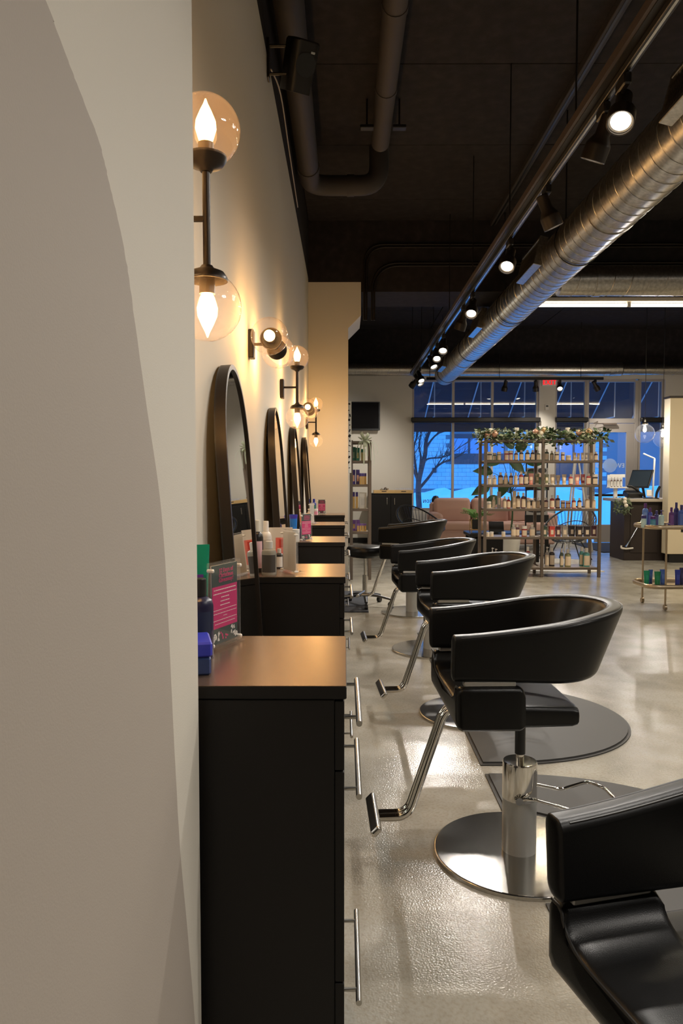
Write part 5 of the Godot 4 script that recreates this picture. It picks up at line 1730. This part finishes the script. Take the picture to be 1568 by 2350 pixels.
# ---------------------------------------------------------------- reception and cart
func reception() -> void:
	var de := thing("reception_desk", "dark brown reception desk with a pale counter top", "desk", Vector3(0, 0, 0))
	begin(); bx(4.27, 5.9, 0.0, 0.90, 11.30, 11.9, 0.004); fin("body", M.wood_dark, de)
	begin(); bx(4.16, 5.95, 0.90, 0.945, 11.22, 11.95, 0.004); fin("desk_top", M.desk_top, de)
	begin(); bx(4.36, 4.78, 0.12, 0.86, 11.288, 11.302, 0.003); fin("front_panel", M.wood_dark, de)
	begin()
	var a := at_depth(1437, 1255, 11.26); var b := at_depth(1475, 1190, 11.26)
	tube([a, b], 0.028, 8, true, false, 0.45)
	fin("slanted_rail", M.steel, de)
	begin(); tube(bend([a + Vector3(-0.07, 0.02, 0.0), a + Vector3(-0.075, -0.02, 0), a + Vector3(0.0, -0.03, 0.0), a + Vector3(0.11, -0.02, 0)], 0.02), 0.014, 8); fin("rail_hook", M.off_white, de)
	var swag := thing("desk_swag", "small greenery swag with cream baubles on the desk corner", "garland", Vector3(4.20, 0.90, -11.17))
	begin()
	for k in 130:
		var c := Vector3(rng.randf_range(-0.13, 0.10), rng.randf_range(-0.16, 0.06), rng.randf_range(-0.05, 0.06))
		var dirv := Vector3(rng.randf_range(-1, 1), rng.randf_range(-1, 0.3), rng.randf_range(-0.3, 0.8)).normalized()
		var sd := dirv.cross(Vector3(rng.randf_range(-1, 1), 0.5, 1)).normalized()
		var l := rng.randf_range(0.04, 0.08)
		shell(PackedVector3Array([c, c + dirv * l * 0.5 + sd * 0.012, c + dirv * l, c, c + dirv * l, c + dirv * l * 0.5 - sd * 0.012]), 0.0)
	fin("leaves", M.leaf_mid, swag).set_meta("kind", "stuff")
	for q in [Vector3(-0.005, 0.0, 0.08), Vector3(0.012, -0.05, 0.085), Vector3(0.0, 0.045, 0.06)]:
		begin(); ball(q, 0.03, 14); fin("swag_bauble", M.bauble_white, swag)
	# things on the desk
	var mo := thing("monitor", "tilted black touch screen on the reception desk", "monitor", Vector3(4.66, 0.945, -11.62), deg_to_rad(-62))
	begin(); box(Vector3(0, 0.30, 0.04), Vector3(0.40, 0.30, 0.025), 0.006, Basis(Vector3.RIGHT, -0.38)); fin("housing", M.plastic_black, mo)
	begin(); box(Vector3(0, 0.305, 0.053), Vector3(0.36, 0.26, 0.004), 0.0, Basis(Vector3.RIGHT, -0.38)); fin("screen", M.screen, mo)
	begin(); tube([Vector3(0, 0.01, -0.06), Vector3(0, 0.22, 0.0)], 0.02, 8); box(Vector3(0, 0.006, -0.05), Vector3(0.2, 0.012, 0.16), 0.003); fin("stand", M.plastic_black, mo)
	var ph := thing("desk_phone", "black desk telephone with a curved handset", "telephone", Vector3(4.44, 0.962, -11.42), 0.2)
	begin(); box(Vector3(0, 0.05, 0), Vector3(0.26, 0.08, 0.16), 0.012, Basis(Vector3.RIGHT, 0.3)); fin("console", M.plastic_black, ph)
	begin(); tube(smooth([Vector3(-0.10, 0.17, 0), Vector3(-0.03, 0.165, 0.01), Vector3(0.06, 0.11, 0.02), Vector3(0.12, 0.05, 0.02)], 5), 0.018, 8); fin("handset", M.plastic_black, ph)
	var cr := thing("card_reader", "small pale card reader on a black angled stand", "card reader", Vector3(4.64, 0.945, -11.30), -0.3)
	begin(); box(Vector3(0, 0.085, 0), Vector3(0.075, 0.11, 0.02), 0.005, Basis(Vector3.RIGHT, -0.5)); fin("reader", M.off_white, cr)
	begin(); tube(smooth([Vector3(0.10, 0.0, 0), Vector3(0.11, 0.1, 0.0), Vector3(0.15, 0.19, 0.0)], 4), 0.02, 8); box(Vector3(0.03, 0.006, 0), Vector3(0.22, 0.012, 0.1), 0.003); fin("stand", M.plastic_black, cr)
	var ds := thing("display_case", "white counter display with four brown bottles beside the desk", "display", Vector3(4.30, 1.108, -11.75))
	one_box("back_board", Vector3(0, 0.10, -0.06), Vector3(0.24, 0.20, 0.01), M.plastic_white, ds)
	one_box("tray", Vector3(0.02, 0.0, 0), Vector3(0.30, 0.02, 0.14), M.plastic_white, ds, 0.003)
	one_box("header", Vector3(0, 0.185, 0.05), Vector3(0.24, 0.05, 0.006), M.plastic_white, ds)
	one_box("stem", Vector3(0.0, -0.085, -0.03), Vector3(0.05, 0.15, 0.05), M.plastic_white, ds)
	for k in 4:
		bottle("tester_bottle", "small brown tester bottle in the white counter display", "round", Vector3(4.222 + k * 0.05, 1.118, -11.74), 0.15, 0.026, c8(96, 66, 52), white_c(), white_c(), "tester bottles")
	var dl := thing("desk_lamp", "slim white jointed desk lamp behind the monitor", "lamp", Vector3(4.88, 0.945, -11.75))
	begin(); tube([Vector3(0, 0, 0), Vector3(0.02, 0.62, 0)], 0.016, 8); fin("lower_arm", M.plastic_white, dl)
	begin(); tube([Vector3(0.02, 0.62, 0), Vector3(-0.16, 0.70, 0)], 0.012, 8); fin("upper_arm", M.plastic_white, dl)
	begin(); lathe([[0, 0], [0.07, 0], [0.07, 0.015], [0, 0.02]], Transform3D(), 16); fin("lamp_base", M.plastic_white, dl)
	# cream partition at the right edge
	var pt := thing("partition", "tall cream partition panel at the right edge by the cart", "partition", Vector3.ZERO)
	begin(); bx(4.80, 6.4, 0.13, 2.44, 11.0, 11.2, 0.004); fin("panel", M.panel_cream, pt)
	begin(); bx(4.84, 6.4, 0.0, 0.13, 11.02, 11.18); fin("plinth", M.plastic_black, pt)
	begin(); bx(4.79, 6.42, 2.44, 2.47, 10.99, 11.21, 0.003); fin("cap_rail", M.wood_dark, pt)
	begin(); bx(5.0, 6.2, 0.46, 0.54, 10.992, 11.002); fin("recess", M.plastic_black, pt)
	# pendants over the desk
	var k := 0
	for p in [[1480, 995, 11.0, "clear glass globe pendant in front of the sidelight"], [1521, 1006, 11.6, "clear glass globe pendant half hidden by the cream partition"]]:
		var c := at_depth(p[0], p[1], p[2])
		var o := thing("globe_pendant", p[3], "pendant lamp", c, 0.0, "globe pendants")
		begin()
		var prof := []
		for i in 17:
			var w := lerpf(-PI / 2, 1.30, i / 16.0)
			prof.append([maxf(cos(w) * 0.142, 0.0), sin(w) * 0.142])
		lathe(prof, Transform3D(), 32, 70.0)
		fin("globe", M.pendant_glass, o)
		begin(); lathe([[0, 0.125], [0.045, 0.13], [0.045, 0.15], [0.015, 0.17], [0.012, 0.205], [0, 0.205]], Transform3D(), 18); fin("cap", M.steel, o)
		begin(); lathe([[0, 0.125], [0.012, 0.125], [0.022, 0.08], [0.026, 0.05], [0.018, 0.025], [0, 0.018]], Transform3D(), 14, 60.0); fin("bulb", M.pendant_bulb, o)
		begin(); tube([Vector3(0, 0.205, 0), Vector3(0, 4.08 - c.y, 0)], 0.004, 6); fin("cord", M.plastic_black, o)
		var l := OmniLight3D.new(); l.name = "pendant_light"; l.light_energy = 0.5; l.light_color = SPOT_WARM; l.light_size = 0.02; l.shadow_enabled = true; l.omni_range = 30.0; l.omni_attenuation = 2.0
		o.add_child(l); l.position = Vector3(0, 0.065, 0)
	# rolling bar cart with products
	var ca := thing("bar_cart", "brass two-tier rolling cart with rounded glass shelves", "cart", Vector3(0, 0, 0))
	for q in [[3.10, 7.12], [3.045, 7.535], [3.72, 7.12], [3.72, 7.535]]:
		begin(); tube([Vector3(q[0], 0.05, -q[1]), Vector3(q[0], 0.83, -q[1])], 0.0095, 10); fin("upright", M.brass, ca)
		begin(); tube([Vector3(q[0] - 0.012, 0.027, -q[1]), Vector3(q[0] + 0.012, 0.027, -q[1])], 0.026, 16); tube([Vector3(q[0], 0.03, -q[1]), Vector3(q[0], 0.06, -q[1])], 0.007, 6); fin("castor", M.brass, ca)
	for y in [0.79, 0.215]:
		var rail := PackedVector2Array()
		for p in rrect(0.88, 0.46, 0.12, 8):
			rail.append(Vector2(p.x + 3.365, p.y - 7.325))
		var pts := []
		for p in rail:
			pts.append(Vector3(p.x, y + 0.012, p.y))
		begin(); tube(pts, 0.013, 8, false, true, 1.6); fin("tray_rim", M.brass, ca)
		begin(); prism(rail, y - 0.004, y + 0.003, Transform3D(), 0.0, 20.0); fin("tray_shelf", mat("cart_mirror", c8(196, 186, 172), 0.08, 0.9), ca)
	var nv := c8(48, 44, 110); var sky := c8(84, 120, 190); var pu := c8(84, 40, 110); var te := c8(60, 130, 160); var gn := c8(0, 128, 90); var wh := c8(170, 200, 200)
	for it in [[1482, 52, 13, "round", sky, pu, "tall pale blue bottle with violet cap on the cart's top tier", 7.45], [1493, 42, 11, "round", c8(60, 70, 170), pu, "violet blue bottle on the cart's top tier", 7.42], [1479, 28, 11, "jar", wh, nv, "squat pale bottle with navy lid on the cart's top tier", 7.22], [1500, 26, 12, "jar", te, pu, "teal bottle with violet lid on the cart's top tier", 7.22], [1508, 36, 11, "round", nv, nv, "navy bottle behind the teal one on the cart", 7.40],
		[1519, 40, 12, "pump", wh, nv, "pale bottle with navy pump on the cart's top tier", 7.22], [1535, 9, 9, "jar", nv, nv, "tiny navy jar on the cart's top tier", 7.20], [1542, 44, 12, "round", pu, pu, "purple bottle on the cart's top tier", 7.36], [1553, 54, 12, "round", nv, nv, "tall navy bottle on the cart's top tier", 7.44], [1565, 50, 13, "round", c8(50, 80, 160), nv, "blue bottle at the frame edge on the cart's top tier", 7.34]]:
		var p := at_depth(it[0], 1150, it[7])
		bottle("cart_product", it[6], it[3], Vector3(p.x, 0.793, -it[7]), it[1] * it[7] / F, it[2] * it[7] / F, it[4], it[5], it[4].lightened(0.15), "products on the cart")
	for it in [[1485, 35, 14, gn, "green tube at the open end of the cart's lower tier", 7.25], [1494, 34, 11, c8(50, 84, 150), "blue tube behind the green one on the cart's lower tier", 7.34], [1510, 34, 15, c8(0, 116, 70), "bright green tube alone on the cart's lower tier", 7.22], [1522, 36, 14, c8(60, 90, 160), "blue tube by the front upright on the cart's lower tier", 7.30], [1556, 38, 13, c8(36, 50, 140), "royal blue tube on the cart's lower tier", 7.22], [1566, 40, 12, c8(40, 36, 80), "dark violet tube at the frame edge on the cart's lower tier", 7.30]]:
		var p := at_depth(it[0], 1300, it[5])
		bottle("cart_tube", it[4], "tube", Vector3(p.x, 0.218, -it[5]), it[1] * it[5] / F, it[2] * it[5] / F, it[3], it[3].darkened(0.2), it[3].lightened(0.1), "tubes on the cart", 0.0, "tube")
func white_c() -> Color:
	return c8(230, 226, 220)
